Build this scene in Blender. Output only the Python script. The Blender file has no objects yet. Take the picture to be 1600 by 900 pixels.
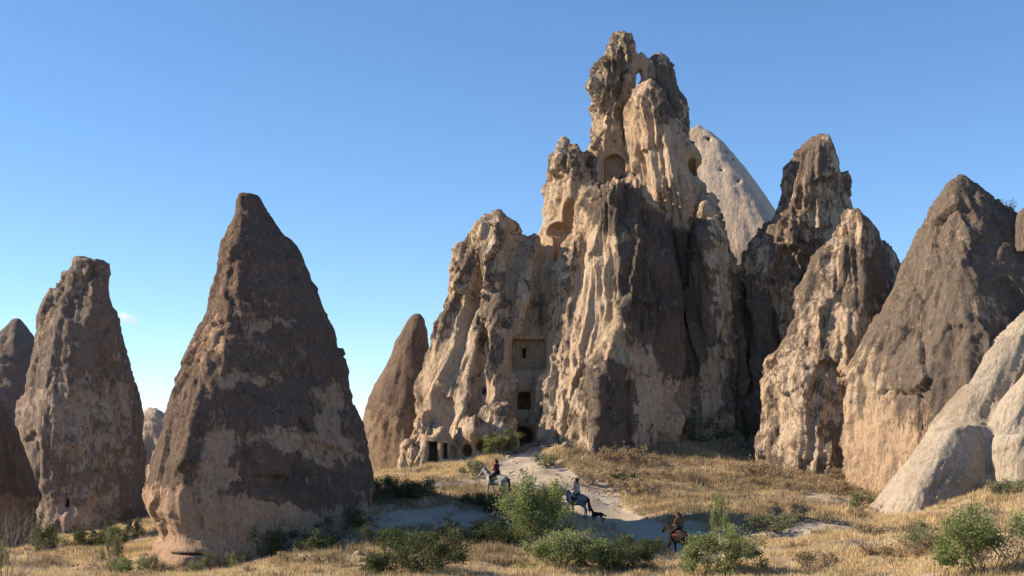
import bpy, math, random
import numpy as np
from mathutils import Vector, Matrix
SC = bpy.context.scene
COL = SC.collection
R = math.radians

# ------------------------------------------------------------------ camera, sky, sun, exposure
F = 2000.0            # focal length in photo pixels (1600 wide)
HY = 700.0            # row of the horizon
cam = bpy.data.objects.new('camera', bpy.data.cameras.new('camera'))
COL.objects.link(cam)
cam.location = (0, 0, 0); cam.rotation_euler = (R(90), 0, 0)
cam.data.sensor_width = 36; cam.data.lens = F / 1600 * 36
cam.data.shift_y = (HY - 450) / 1600
cam.data.clip_start = 0.1; cam.data.clip_end = 20000
SC.camera = cam

SUN_EL, SUN_BACK = 29.0, 4.0     # elevation; degrees behind the picture plane, sun on the left
w = bpy.data.worlds.new('World'); SC.world = w; w.use_nodes = True
nt = w.node_tree; nt.nodes.clear()
sky = nt.nodes.new('ShaderNodeTexSky'); sky.sky_type = 'NISHITA'; sky.sun_disc = False
sky.sun_elevation = R(SUN_EL); sky.sun_rotation = R(-(90 - SUN_BACK))
sky.altitude = 1500; sky.air_density = 0.9; sky.dust_density = 0.0; sky.ozone_density = 3.0
bg = nt.nodes.new('ShaderNodeBackground'); bg.inputs['Strength'].default_value = 0.100
wo = nt.nodes.new('ShaderNodeOutputWorld')
hs = nt.nodes.new('ShaderNodeHueSaturation'); hs.inputs['Saturation'].default_value = 1.1; hs.inputs['Value'].default_value = 1.0
nt.links.new(sky.outputs[0], hs.inputs['Color']); nt.links.new(hs.outputs[0], bg.inputs[0]); nt.links.new(bg.outputs[0], wo.inputs[0])
sl = bpy.data.lights.new('sun', 'SUN'); sl.energy = 4.8; sl.angle = R(0.5); sl.color = (1.0, 0.83, 0.62)
so = bpy.data.objects.new('sun', sl); COL.objects.link(so)
sd = Vector((-math.cos(R(SUN_EL)) * math.cos(R(SUN_BACK)), math.cos(R(SUN_EL)) * math.sin(R(SUN_BACK)), math.sin(R(SUN_EL))))
so.rotation_euler = sd.to_track_quat('Z', 'Y').to_euler(); so.location = (-60, 20, 60)
SC.view_settings.view_transform = 'Standard'; SC.view_settings.look = 'None'
SC.cycles.volume_bounces = 6
SC.view_settings.exposure = 1.02; SC.view_settings.gamma = 1.0

# ------------------------------------------------------------------ numpy noise
rng = np.random.default_rng(7)
PERM = rng.permutation(256).astype(np.int32); PERM = np.concatenate([PERM, PERM, PERM])
GR = rng.normal(size=(256, 3)).astype(np.float32); GR /= np.linalg.norm(GR, axis=1)[:, None]
def noise(P):
    P = P.astype(np.float32)
    i = np.floor(P).astype(np.int32); f = P - i; i &= 255
    u = f * f * f * (f * (f * 6 - 15) + 10)
    out = np.zeros(len(P), np.float32)
    for dx in (0, 1):
        for dy in (0, 1):
            for dz in (0, 1):
                h = PERM[PERM[PERM[i[:, 0] + dx] + i[:, 1] + dy] + i[:, 2] + dz]
                g = GR[h]
                d = g[:, 0] * (f[:, 0] - dx) + g[:, 1] * (f[:, 1] - dy) + g[:, 2] * (f[:, 2] - dz)
                wt = (u[:, 0] if dx else 1 - u[:, 0]) * (u[:, 1] if dy else 1 - u[:, 1]) * (u[:, 2] if dz else 1 - u[:, 2])
                out += d * wt
    return out * 1.5
def fbm(P, o=4, g=0.5):
    s = 0; a = 1.0; t = 0
    for k in range(o):
        s = s + a * noise(P * (2.03 ** k) + 17.3 * k); t += a; a *= g
    return s / t
def ridged(P, o=3):
    s = 0; a = 1.0; t = 0
    for k in range(o):
        s = s + a * (1 - np.abs(noise(P * (2.1 ** k) + 9.1 * k)) * 2); t += a; a *= 0.5
    return s / t
def facet(P, seed=0):
    """broken faces: every cell of a jittered lattice is a plane of its own"""
    P = P.astype(np.float32); I = np.floor(P).astype(np.int32); best = np.full(len(P), 1e9, np.float32); val = np.zeros(len(P), np.float32)
    for dx in (-1, 0, 1):
        for dy in (-1, 0, 1):
            for dz in (-1, 0, 1):
                c = I + np.array([dx, dy, dz], np.int32); k = c & 255
                h = PERM[PERM[PERM[(k[:, 0] + seed) & 255] + k[:, 1]] + k[:, 2]]
                d = P - (c + 0.5 + GR[h] * 0.42)
                q = (d * d).sum(1); w_ = q < best
                best[w_] = q[w_]; val[w_] = ((d * GR[(h + 77) & 255]).sum(1) + GR[(h + 31) & 255][:, 0] * .35)[w_]
    return val
def sstep(a, b, x):
    t = np.clip((x - a) / (b - a), 0, 1); return t * t * (3 - 2 * t)

# ------------------------------------------------------------------ mesh helpers
def mesh_np(name, V, Fq, mat=None, smooth=True, n=None, mats=None, midx=None):
    """V (n,3); Fq (m,k) faces with the same corner count."""
    me = bpy.data.meshes.new(name)
    V = np.asarray(V, np.float32); Fq = np.asarray(Fq, np.int32)
    k = Fq.shape[1]
    me.vertices.add(len(V)); me.vertices.foreach_set('co', V.ravel())
    me.loops.add(Fq.size); me.loops.foreach_set('vertex_index', Fq.ravel())
    me.polygons.add(len(Fq)); me.polygons.foreach_set('loop_start', np.arange(0, Fq.size, k, dtype=np.int32))
    if midx is not None: me.polygons.foreach_set('material_index', np.asarray(midx, np.int32))
    me.update(calc_edges=True); me.validate()
    if smooth: me.shade_smooth()
    for m in (mats or ([mat] if mat else [])): me.materials.append(m)
    if n is not None: me.normals_split_custom_set_from_vertices(n.tolist())
    return me
def link(name, me, parent=None, **props):
    o = bpy.data.objects.new(name, me); COL.objects.link(o)
    if parent: o.parent = parent
    for k, v in props.items():
        if v: o[k] = v
    return o
def empty(name, loc, label, cat, group=None, rz=0.0, s=1.0):
    o = link(name, None, None, label=label, category=cat, group=group)
    o.location = loc; o.rotation_euler = (0, 0, rz); o.scale = (s, s, s); o.empty_display_size = 0.3
    return o
def attr(me, name, a):
    at = me.attributes.new(name, 'FLOAT', 'POINT'); at.data.foreach_set('value', np.ascontiguousarray(a, dtype=np.float32))
def vnormals(V, Q):
    a = V[Q[:, 2]] - V[Q[:, 0]]; b = V[Q[:, 3 if Q.shape[1] == 4 else 1]] - V[Q[:, 1 if Q.shape[1] == 4 else 2]]
    fn = np.cross(a, b)
    N = np.zeros_like(V)
    for k in range(Q.shape[1]):
        for c in range(3): N[:, c] += np.bincount(Q[:, k], fn[:, c], len(V))
    return N / np.maximum(np.linalg.norm(N, axis=1), 1e-9)[:, None]

def surface_nets(G, org, h):
    s = G < 0
    c = np.zeros(tuple(d - 1 for d in G.shape), np.int8)
    sl = [slice(None, -1), slice(1, None)]
    for a in (0, 1):
        for b in (0, 1):
            for d in (0, 1): c += s[sl[a], sl[b], sl[d]]
    act = (c > 0) & (c < 8)
    I = np.argwhere(act)
    i, j, k = I.T
    cv = {(a, b, d): G[i + a, j + b, k + d] for a in (0, 1) for b in (0, 1) for d in (0, 1)}
    acc = np.zeros((len(I), 3), np.float32); cnt = np.zeros(len(I), np.float32)
    for p in cv:
        for ax in range(3):
            if p[ax] == 0:
                q = list(p); q[ax] = 1; q = tuple(q)
                v0, v1 = cv[p], cv[q]
                m = (v0 < 0) != (v1 < 0)
                t = np.where(m, v0 / np.where(m, v0 - v1, 1), 0)
                for e in range(3): acc[:, e] += np.where(m, (t if e == ax else p[e]), 0)
                cnt += m
    V = np.asarray(org, np.float32) + (I + acc / cnt[:, None]) * h
    idx = np.full(act.shape, -1, np.int64); idx[i, j, k] = np.arange(len(I))
    Q = []
    def add(e, cells, ins):
        q = np.stack([idx[tuple(cc.T)] for cc in cells], 1)
        q[~ins] = q[~ins][:, ::-1]; Q.append(q)
    for ax in range(3):
        u, v = (ax + 1) % 3, (ax + 2) % 3
        A = [slice(None)] * 3; B = [slice(None)] * 3
        A[ax] = slice(None, -1); B[ax] = slice(1, None)
        A[u] = B[u] = slice(1, -1); A[v] = B[v] = slice(1, -1)
        sa, sb = s[tuple(A)], s[tuple(B)]
        E = np.argwhere(sa != sb)
        ins = sa[tuple(E.T)]
        E = E.copy(); E[:, u] += 1; E[:, v] += 1
        def off(du, dv):
            e = E.copy(); e[:, u] += du; e[:, v] += dv; return e
        add(E, [off(-1, -1), off(0, -1), off(0, 0), off(-1, 0)], ins)
    return V, np.concatenate(Q)

def smin(a, b, k):
    h = np.clip(0.5 + 0.5 * (b - a) / k, 0, 1)
    return b + (a - b) * h - k * h * (1 - h)

# ------------------------------------------------------------------ photo point -> place
def at(px, py, Y): return ((px - 800) * Y / F, Y, (HY - py) * Y / F)

# ground height from surveyed points (column, row, distance)
GP = [(0,900,58),(400,900,58),(800,903,58),(1200,905,55),(1600,885,50),(-300,890,58),(2000,850,50),(600,900,58),(1000,905,57),
 (300,896,66),(420,884,66),(240,874,72),(500,862,68),(500,800,76),(600,772,80),(600,832,70),(620,872,63),(700,762,84),(700,812,75),(720,850,68),
 (790,795,78),(800,835,72),(830,870,65),(640,746,89),(700,732,93),(690,724,97),(760,716,96),(830,700,99),(800,745,88),(860,742,88),(900,720,94),
 (900,772,82),(905,812,77),(950,802,78),(990,842,72),(1062,865,69),(1000,882,64),(1150,832,71),(1300,823,70),(1000,790,80),(1100,800,77),
 (1200,792,78),(1000,750,88),(1100,760,87),(1200,765,86),(880,700,97),(950,686,100),(1050,686,101),(1150,690,101),(1200,722,96),(1250,737,92),
 (1320,772,86),(1300,792,82),(1380,802,78),(1500,775,76),(1600,755,74),(1750,745,74),(1400,832,70),(1500,822,66),(1600,802,61),(1300,872,61),
 (1450,862,59),(1600,850,55),(1150,880,62),(30,862,82),(-150,870,82),(150,850,98),(150,832,118),(235,812,112),(200,842,95),(260,850,82),(100,885,68),(0,880,66),
 (200,875,72),(360,800,90),(420,770,100),(600,760,105),(60,868,75)]
GX = [( (a-800)*Y/F, Y, (HY-b)*Y/F) for a,b,Y in GP]
GX += [(0,0,-1.7),(-8,4,-1.9),(10,4,-1.7),(0,10,-2.4),(0,20,-3.6),(0,30,-4.6),(0,42,-5.4),(-20,30,-5),(20,30,-4),(-25,45,-5.6),(25,42,-4.2),(-40,20,-4.5),(40,20,-3),
       (0,120,0),(20,125,0),(-20,140,-4),(-50,140,-6),(50,120,0),(-60,100,-7),(60,90,-1),(-60,60,-6),(60,60,-2.5),(0,170,-3),(60,170,-2),(-70,180,-6)]
GX = np.array(GX)
def _U(r2): return np.where(r2 > 1e-9, 0.5 * r2 * np.log(np.maximum(r2, 1e-9)), 0)
_n = len(GX); _P = GX[:, :2] / 50
_K = _U(((_P[:, None] - _P[None]) ** 2).sum(-1)) + np.eye(_n) * 0.0006
_L = np.zeros((_n + 3, _n + 3)); _L[:_n, :_n] = _K; _L[:_n, _n] = 1; _L[:_n, _n + 1:] = _P; _L[_n, :_n] = 1; _L[_n + 1:, :_n] = _P.T
_W = np.linalg.solve(_L, np.concatenate([GX[:, 2], np.zeros(3)]))
def gbase(x, y):
    x = np.asarray(x, float); y = np.asarray(y, float)
    out = np.zeros(x.size); xf = x.ravel() / 50; yf = y.ravel() / 50
    for s in range(0, x.size, 40000):
        a = xf[s:s + 40000]; b = yf[s:s + 40000]
        k = _U((a[:, None] - _P[None, :, 0]) ** 2 + (b[:, None] - _P[None, :, 1]) ** 2)
        out[s:s + 40000] = k @ _W[:_n] + _W[_n] + _W[_n + 1] * a + _W[_n + 2] * b
    d = np.hypot(x.ravel(), y.ravel() - 80)
    m = sstep(75, 160, d)
    out = out * (1 - m) + m * (-7 + 0.0 * d)
    return out.reshape(x.shape)
def ground(x, y, fine=True):
    x = np.asarray(x, float); y = np.asarray(y, float)
    z = gbase(x, y)
    P = np.stack([x.ravel(), y.ravel(), np.zeros(x.size)], 1)
    n = 0.55 * fbm(P * 0.22, 3) + (0.20 * fbm(P * 0.75 + 5, 4) if fine else 0)
    d = np.hypot(x.ravel(), y.ravel())
    hills = 10 * sstep(300, 900, d) * (fbm(P * 0.004 + 3, 3))
    return z + (n * sstep(4, 20, d) + hills).reshape(x.shape)
def hit(px, py):
    Y = np.linspace(35, 150, 1400)
    x = (px - 800) * Y / F; z = (HY - py) * Y / F
    g = ground(x, Y)
    i = np.argmax(z < g) if (z < g).any() else len(Y) - 1
    return float(x[i]), float(Y[i]), float(g[i])
def hits(L): return np.array([hit(a, b)[:2] for a, b in L])
def dpoly(x, y, pts, wid):
    d = np.full(x.shape, 1e9)
    for (a, b), (wa, wb) in zip(zip(pts[:-1], pts[1:]), zip(wid[:-1], wid[1:])):
        ab = b - a; t = np.clip(((x - a[0]) * ab[0] + (y - a[1]) * ab[1]) / max(ab @ ab, 1e-6), 0, 1)
        d = np.minimum(d, np.hypot(x - a[0] - t * ab[0], y - a[1] - t * ab[1]) - (wa + (wb - wa) * t))
    return d
PATHS = [
 ([(1330,822),(1240,828),(1170,835),(1110,842),(1050,838),(1000,826),(955,806),(925,785),(895,765),(860,748),(825,735),(812,718),(822,704),(845,697)],
  [1.2,1.4,1.5,1.5,1.4,1.4,1.6,2.2,3.0,3.4,3.0,2.0,1.4,1.4]),
 ([(860,748),(800,750),(740,752),(670,758)], [2.4,2.2,1.5,0.7]),
 ([(905,745),(960,752),(1010,758),(1100,768),(1200,774),(1320,785)], [0.6,0.3,0.25,0.25,0.25,0.3]),
 ([(590,835),(640,812),(700,796)], [1.0,1.8,1.0]),
 ([(690,822),(750,806)], [0.9,1.3]),
 ([(245,838),(205,846),(170,852)], [1.0,1.0,0.6]),
 ([(0,868),(60,872),(130,885),(240,893)], [0.5,0.8,0.8,0.3]),
 ([(1330,850),(1400,842),(1450,838)], [0.7,1.2,0.5]),
 ([(1050,838),(1090,860),(1120,880)], [1.2,1.6,0.8]),
 ([(330,880),(430,882),(560,878)],[0.3,0.3,0.3]),
]
PATHS = [(hits(p), w_) for p, w_ in PATHS]
def pathd(x, y):
    d = np.full(np.shape(x), 1e9)
    for p, w_ in PATHS: d = np.minimum(d, dpoly(x, y, p, w_))
    return d

# ------------------------------------------------------------------ node helper
class NT:
    def __init__(s, name):
        s.m = bpy.data.materials.new(name); s.m.use_nodes = True; s.t = s.m.node_tree; s.t.nodes.clear()
        s.out = s.t.nodes.new('ShaderNodeOutputMaterial'); s.b = s.t.nodes.new('ShaderNodeBsdfPrincipled')
        s.t.links.new(s.b.outputs[0], s.out.inputs[0]); s.b.inputs['Roughness'].default_value = 0.95
        s.b.inputs['Specular IOR Level'].default_value = 0.2
    def n(s, t, ins=None, **kw):
        x = s.t.nodes.new(t)
        for k, v in kw.items(): setattr(x, k, v)
        for k, v in (ins or {}).items():
            if isinstance(v, bpy.types.NodeSocket): s.t.links.new(v, x.inputs[k])
            else: x.inputs[k].default_value = v
        return x
    def obj(s): return s.n('ShaderNodeTexCoord').outputs['Object']
    def scaled(s, v, sc):
        return s.n('ShaderNodeMapping', {'Vector': v, 'Scale': sc}).outputs[0]
    def noise(s, v, sc, det=5, ro=0.55, dist=0):
        return s.n('ShaderNodeTexNoise', {'Vector': v, 'Scale': sc, 'Detail': det, 'Roughness': ro, 'Distortion': dist}).outputs[0]
    def math(s, op, a, b=0.0, clamp=False):
        return s.n('ShaderNodeMath', {0: a, 1: b}, operation=op, use_clamp=clamp).outputs[0]
    def mr(s, v, a, b, c=0.0, d=1.0, smooth=False):
        return s.n('ShaderNodeMapRange', {'Value': v, 'From Min': a, 'From Max': b, 'To Min': c, 'To Max': d}, interpolation_type='SMOOTHSTEP' if smooth else 'LINEAR').outputs[0]
    def mix(s, f, a, b, mode='MIX'):
        x = s.n('ShaderNodeMix', data_type='RGBA', blend_type=mode)
        for i, v in ((0, f), (6, a), (7, b)):
            if isinstance(v, bpy.types.NodeSocket): s.t.links.new(v, x.inputs[i])
            else: x.inputs[i].default_value = v if i == 0 else (*v, 1)
        return x.outputs[2]
    def at(s, name): return s.n('ShaderNodeAttribute', attribute_name=name).outputs['Fac']
    def color(s, c):
        if isinstance(c, bpy.types.NodeSocket): s.t.links.new(c, s.b.inputs['Base Color'])
        else: s.b.inputs['Base Color'].default_value = (*c, 1)
    def bump(s, h, st, dist, prev=None):
        ins = {'Height': h, 'Strength': st, 'Distance': dist}
        if prev is not None: ins['Normal'] = prev
        return s.n('ShaderNodeBump', ins).outputs[0]
    def normal(s, n): s.t.links.new(n, s.b.inputs['Normal'])

def rock_mat(name, cream, tan, dark, amp=0.9, sharp=0.10, bumps=1.0, fleck=0.6):
    m = NT(name); v = m.obj()
    pat = m.at('patina'); warm = m.at('warm')
    n1 = m.noise(v, 0.9, 8, 0.62, 0.4); n2 = m.noise(m.scaled(v, (1.6, 1.6, 0.5)), 2.2, 8, 0.65, 0.5); n3 = m.noise(v, 9, 6, 0.7)
    n4 = m.noise(v, 30, 3, 0.6)
    wsum = m.math('ADD', warm, m.math('MULTIPLY', m.math('SUBTRACT', n1, 0.5), 1.6))
    base = m.mix(m.mr(wsum, 0.25, 0.75), cream, tan)
    base = m.mix(m.mr(n2, 0.3, 0.7, 0.0, 0.55), base, (cream[0] * 1.15, cream[1] * 1.15, cream[2] * 1.2))
    n5 = m.noise(m.scaled(v, (1.3, 1.3, 0.45)), 5, 6, 0.7, 0.6)
    base = m.mix(m.mr(n5, 0.52, 0.60, 0, 0.62, True), base, tuple(0.45 * c + 0.35 * d for c, d in zip(tan, dark)))
    base = m.mix(m.mr(n3, 0.45, 0.72, 0, 0.45), base, tuple(c * 0.5 for c in tan))
    s = m.math('ADD', pat, m.math('MULTIPLY', m.math('SUBTRACT', n1, 0.5), amp))
    s = m.math('ADD', s, m.math('MULTIPLY', m.math('SUBTRACT', n2, 0.5), amp * 0.9))
    s = m.math('ADD', s, m.math('MULTIPLY', m.math('SUBTRACT', n3, 0.5), amp * 0.5))
    s = m.math('ADD', s, m.math('MULTIPLY', m.math('SUBTRACT', n5, 0.5), amp * 0.6))
    mask = m.mr(s, 0.5 - sharp, 0.5 + sharp, 0, 0.94, True)
    dk = m.mix(m.mr(n3, 0.3, 0.7), tuple(c * 0.7 for c in dark), tuple(c * 1.45 for c in dark))
    dk = m.mix(m.mr(n2, 0.3, 0.75), dk, (dark[0] * 1.5, dark[1] * 1.22, dark[2] * 1.0))
    col = m.mix(mask, base, dk)
    col = m.mix(m.mr(pat, 1.05, 1.9, 0, .62), col, tuple(c * .45 for c in dark))
    n6 = m.noise(m.scaled(v, (1.0, 1.0, 0.7)), 3.2, 9, 0.72, 0.9)
    col = m.mix(m.mr(n6, 0.565, 0.62, 0, min(.62, .62 * bumps), True), col, tuple(0.62 * a + 0.38 * b for a, b in zip(cream, dark)))
    col = m.mix(m.mr(n6, 0.44, 0.36, 0, min(.5, .45 * bumps), True), col, tuple(c * 0.5 for c in dark))
    halo = m.mr(s, 0.28, 0.5, 0, 0.5, True)
    col = m.mix(m.math('MULTIPLY', halo, m.math('SUBTRACT', 1.0, mask)), col, tuple(0.5 * a + 0.5 * b for a, b in zip(tan, dark)))
    vo = m.n('ShaderNodeTexVoronoi', {'Vector': v, 'Scale': 2.3}, feature='F1').outputs['Distance']
    pit = m.mr(vo, 0.03, 0.13, 1, 0)
    pit = m.math('MULTIPLY', pit, m.mr(n1, 0.5, 0.6))
    col = m.mix(m.math('MULTIPLY', pit, fleck), col, tuple(c * 0.35 for c in dark))
    m.color(col)
    h1 = m.math('ADD', m.math('MULTIPLY', n2, 1.0), m.math('MULTIPLY', pit, -0.5))
    w3 = m.n('ShaderNodeTexNoise', {'Vector': m.scaled(v, (1.0, 1.0, 0.32)), 'Scale': 1.7, 'Detail': 7, 'Roughness': 0.6, 'Distortion': 0.8}, noise_type='RIDGED_MULTIFRACTAL').outputs[0]
    h1 = m.math('ADD', h1, m.math('MULTIPLY', w3, 0.35))
    nb = m.bump(h1, 1.0 * bumps, 0.6)
    nb = m.bump(n6, 0.9 * bumps, 0.30, nb)
    nb = m.bump(n3, 0.9 * bumps, 0.16, nb)
    nb = m.bump(n4, 0.6 * bumps, 0.05, nb)
    nb = m.bump(mask, 0.7 * bumps, 0.10, nb)
    m.normal(nb)
    return m.m
M_CONE = rock_mat('tuff_cone', (0.63, 0.43, 0.29), (0.58, 0.38, 0.255), (0.140, 0.114, 0.100), 1.25, 0.17)
M_MASS = rock_mat('tuff_massif', (0.74, 0.59, 0.43), (0.66, 0.46, 0.29), (0.150, 0.130, 0.115), 1.5, 0.11, 1.0)
M_SMOOTH = rock_mat('tuff_smooth', (0.56, 0.455, 0.35), (0.50, 0.38, 0.28), (0.20, 0.165, 0.13), 0.6, 0.3, 0.35, 0.1)
M_FAR = rock_mat('tuff_far', (0.54, 0.43, 0.34), (0.50, 0.365, 0.275), (0.190, 0.166, 0.155), 1.5, 0.18)
M_RED = rock_mat('tuff_reddish', (0.40, 0.30, 0.20), (0.30, 0.165, 0.105), (0.19, 0.148, 0.12), 0.9, 0.12)
M_RIGHT = rock_mat('tuff_right_cone', (0.60, 0.48, 0.35), (0.56, 0.38, 0.24), (0.145, 0.128, 0.113), 1.5, 0.22, 0.9)
M_PALE = rock_mat('tuff_pale_ridge', (0.41, 0.35, 0.275), (0.37, 0.30, 0.215), (0.18, 0.155, 0.13), 0.6, 0.3, 0.5)

# ------------------------------------------------------------------ rocks: lofts from surveyed widths, merged as a distance field
def loft(rows, Yc, b, tilt=0.0, ex=2.0, grp='rock_body', k=0.8, m=0.5):
    """rows (py, xl, xr); Yc centre distance at the base; b depth half (number, or ratio of half width if < 0)"""
    rows = sorted(rows)
    py = np.array([r[0] for r in rows], float)
    z = (HY - py) * Yc / F
    xl = (np.array([r[1] for r in rows]) - 800) * Yc / F; xr = (np.array([r[2] for r in rows]) - 800) * Yc / F
    return dict(m=m, z=z[::-1].copy(), xc=((xl + xr) / 2)[::-1].copy(), a=((xr - xl) / 2)[::-1].copy(), Y=Yc, b=b, tilt=tilt, ex=ex, grp=grp, k=k)
def loft_eval(L, X, Y, Z):
    """X (nx,1,1) Y (1,ny,1) Z (1,1,nz)"""
    xc = np.interp(Z, L['z'], L['xc']); a = np.interp(Z, L['z'], L['a'])
    if isinstance(L['b'], (tuple, list)):
        b = np.interp(Z, [L['z'][0], L['z'][-1]], [L['b'][1], L['b'][0]])
        b = np.minimum(b, a * 2.2 + 0.25)
    elif L['b'] < 0: b = a * (-L['b'])
    else: b = np.minimum(L['b'], a * 2.2 + 0.25)
    zb, zt = L['z'][0], L['z'][-1]
    yc = L['Y'] + L['tilt'] * (Z - zb)
    slope = 1 / math.sqrt(1 + 0.15)
    e = L['ex']
    xm = xc + (L['m'] - .5) * 2 * a; ax = np.where(X < xm, 2 * a * L['m'], 2 * a * (1 - L['m']))
    q = (np.abs((X - xm) / ax) ** e + np.abs((Y - yc) / b) ** e) ** (1 / e)
    d = (q - 1) * np.minimum(a, b) * slope
    top = Z - zt
    return np.maximum(d, top).astype(np.float32) + np.where(top > 0, 0, 0).astype(np.float32)
def cutter(kind, px0, px1, py0, py1, depth, Ysurf=None, back=1.5):
    return dict(kind=kind, px0=px0, px1=px1, py0=py0, py1=py1, depth=depth, Ys=Ysurf, back=back)
def cut_eval(c, P):
    """P (...,3) broadcast arrays tuple -> sdf"""
    X, Y, Z = P
    Ys = c['Ys']
    cx = ((c['px0'] + c['px1']) / 2 - 800) * Ys / F; hx = (c['px1'] - c['px0']) / 2 * Ys / F
    cz = (HY - (c['py0'] + c['py1']) / 2) * Ys / F; hz = (c['py1'] - c['py0']) / 2 * Ys / F
    cy = Ys + (c['depth'] - c['back']) / 2; hy = (c['depth'] + c['back']) / 2
    if c['kind'] == 'box':
        dx = np.abs(X - cx) - hx; dy = np.abs(Y - cy) - hy; dz = np.abs(Z - cz) - hz
        return np.maximum(np.maximum(dx, dy), dz)
    if c['kind'] == 'arch':      # round-topped
        r = hx
        dz = np.where(Z > cz + hz - r, np.hypot(X - cx, Z - (cz + hz - r)) - r, np.maximum(np.abs(X - cx) - hx, cz - hz - Z))
        return np.maximum(dz, np.abs(Y - cy) - hy)
    if c['kind'] == 'ell':
        q = np.sqrt(((X - cx) / hx) ** 2 + ((Y - Ys) / c['depth']) ** 2 + ((Z - cz) / hz) ** 2)
        return (q - 1) * min(hx, hz, c['depth'])

FOOT = []
def build_rock(name, lofts, h, mat, label, disp, cuts=(), tone=None, split=False, cat='rock spire', group=None, zlow=-8.5, parts=None, seed=0.0):
    xs = np.concatenate([np.concatenate([L['xc'] - L['a'], L['xc'] + L['a']]) for L in lofts])
    zt = max(L['z'][-1] for L in lofts)
    zb = min(L['z'][0] for L in lofts)
    ys = []
    for L in lofts:
        bb = max(L['b']) if isinstance(L['b'], (tuple, list)) else (L['a'].max() * -L['b'] if L['b'] < 0 else L['b'])
        ys += [L['Y'] - bb, L['Y'] + bb, L['Y'] + L['tilt'] * (L['z'][-1] - L['z'][0]) + (0 if L['tilt'] >= 0 else -bb)]
    lo = np.array([xs.min() - 1.2, min(ys) - 1.2, max(zb, zlow) - 0.5]); hi = np.array([xs.max() + 1.2, max(ys) + 1.2, zt + 1.2])
    n = np.ceil((hi - lo) / h).astype(int) + 1
    X = (lo[0] + np.arange(n[0]) * h).astype(np.float32)[:, None, None]
    Y = (lo[1] + np.arange(n[1]) * h).astype(np.float32)[None, :, None]
    Z = (lo[2] + np.arange(n[2]) * h).astype(np.float32)[None, None, :]
    G = None; best = None; own = None
    for li, L in enumerate(lofts):
        d = loft_eval(L, X, Y, Z)
        if G is None: G = d
        else: G = smin(G, d, L['k'])
    G[:, :, 0] = 1; 
    cuts = [dict(c) for c in cuts]
    for c in cuts:
        if c['Ys'] is None:
            px = (c['px0'] + c['px1']) / 2; py = (c['py0'] + c['py1']) / 2
            yy = np.arange(lo[1] + h, hi[1] - h, h)
            ii = np.clip(((px - 800) * yy / F - lo[0]) / h, 0, n[0] - 1).astype(int); kk = np.clip(((HY - py) * yy / F - lo[2]) / h, 0, n[2] - 1).astype(int)
            jj = ((yy - lo[1]) / h).astype(int)
            ins = G[ii, jj, kk] < 0
            c['Ys'] = float(yy[np.argmax(ins)]) if ins.any() else float(lofts[0]['Y'])
        else: pass
    for c in cuts:
        G = np.maximum(G, -cut_eval(c, (X, Y, Z)).astype(np.float32))
    V, Q = surface_nets(G, lo, h); del G
    N = vnormals(V, Q)
    keep = np.ones(len(V), np.float32)
    for c in cuts:
        keep = np.minimum(keep, sstep(0.05, 0.9, cut_eval(c, (V[:, 0], V[:, 1], V[:, 2]))))
    S = seed
    fl = np.zeros(len(V)); lump = fl
    d = disp
    wv = np.stack([fbm(V * 0.35 + 3.3 + S, 3), fbm(V * 0.35 + 13.3 + S, 3), fbm(V * 0.35 + 31.3 + S, 3)], 1) * 0.7
    Vw = V + wv
    top = max(lofts, key=lambda L: L['z'][-1]); za = zt + (zt - max(zb, zlow)) * d.get('apex', .35)
    fan = (za - max(zb, zlow)) / np.maximum(za - V[:, 2], 3.0)
    Vf = V.copy(); Vf[:, 0] = (V[:, 0] - top['xc'][-1]) * fan; Vf[:, 1] = (V[:, 1] - top['Y']) * np.sqrt(fan); Vf = Vf + wv * .8
    lump = fbm(Vw * np.array([0.22, 0.22, 0.12]) + S, 4)
    fl = ridged(Vf * np.array([0.34, 0.34, 0.045]) + 7 + S, 3) - 0.45
    fl2 = ridged(Vf * np.array([0.95, 0.95, 0.14]) + 4 + S, 3) - 0.5
    mid = fbm(Vw * np.array([1.0, 1.0, 0.8]) + 21 + S, 4)
    blk = np.abs(fbm(Vw * 0.75 + 50 + S, 2)) * 2 - 0.4
    strata = fbm(np.stack([V[:, 0] * 0.06, V[:, 1] * 0.06, V[:, 2] * 0.9 + wv[:, 2] * 0.4], 1) + S, 3)
    rough = .22 + .95 * sstep(-.22, .28, fbm(V * np.array([.2, .2, .13]) + 91 + S, 3))
    fl2 = fl2 * rough; mid = mid * rough
    off = d.get('lump', .8) * lump + d.get('flute', .5) * fl + d.get('flute2', .15) * fl2 + d.get('mid', .3) * mid + d.get('strata', .0) * strata + d.get('block', 0) * blk
    topfade = sstep(0.0, 3.0, zt - V[:, 2]) * 0.75 + 0.25
    V0_ = V; off = off * keep * topfade
    fl3 = ridged(Vf * np.array([2.1, 2.1, .42]) + 8 + S, 3) - .5
    hf = fbm(V * 1.7 + 66 + S, 3)
    if d.get('facet', 0):
        wf = V + wv * .5 + 0.25 * hf[:, None]
        off = off + d['facet'] * keep * topfade * (facet(wf * np.array([.42, .42, .17]) + S, 3) + .35 * rough * facet(wf * np.array([1.1, 1.1, .5]) + S, 9))
    off = off + d.get('flute3', .12) * fl3 * keep * rough
    V = V + N * off[:, None].astype(np.float32)
    fine = d.get('fine', .09)
    N = vnormals(V, Q)
    V = V + N * (fine * keep * rough * (ridged(V * 1.9 + S, 4) - 0.4))[:, None]
    N = vnormals(V, Q)
    T = dict(V=V, N=N, lump=lump, fl=fl, fl2=fl2, mid=mid, strata=strata, keep=keep, px=800 + V[:, 0] * F / V[:, 1], py=HY - V[:, 2] * F / V[:, 1], blk=blk, hf=hf, fl3=fl3)
    pat, warm = tone(T)
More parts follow.
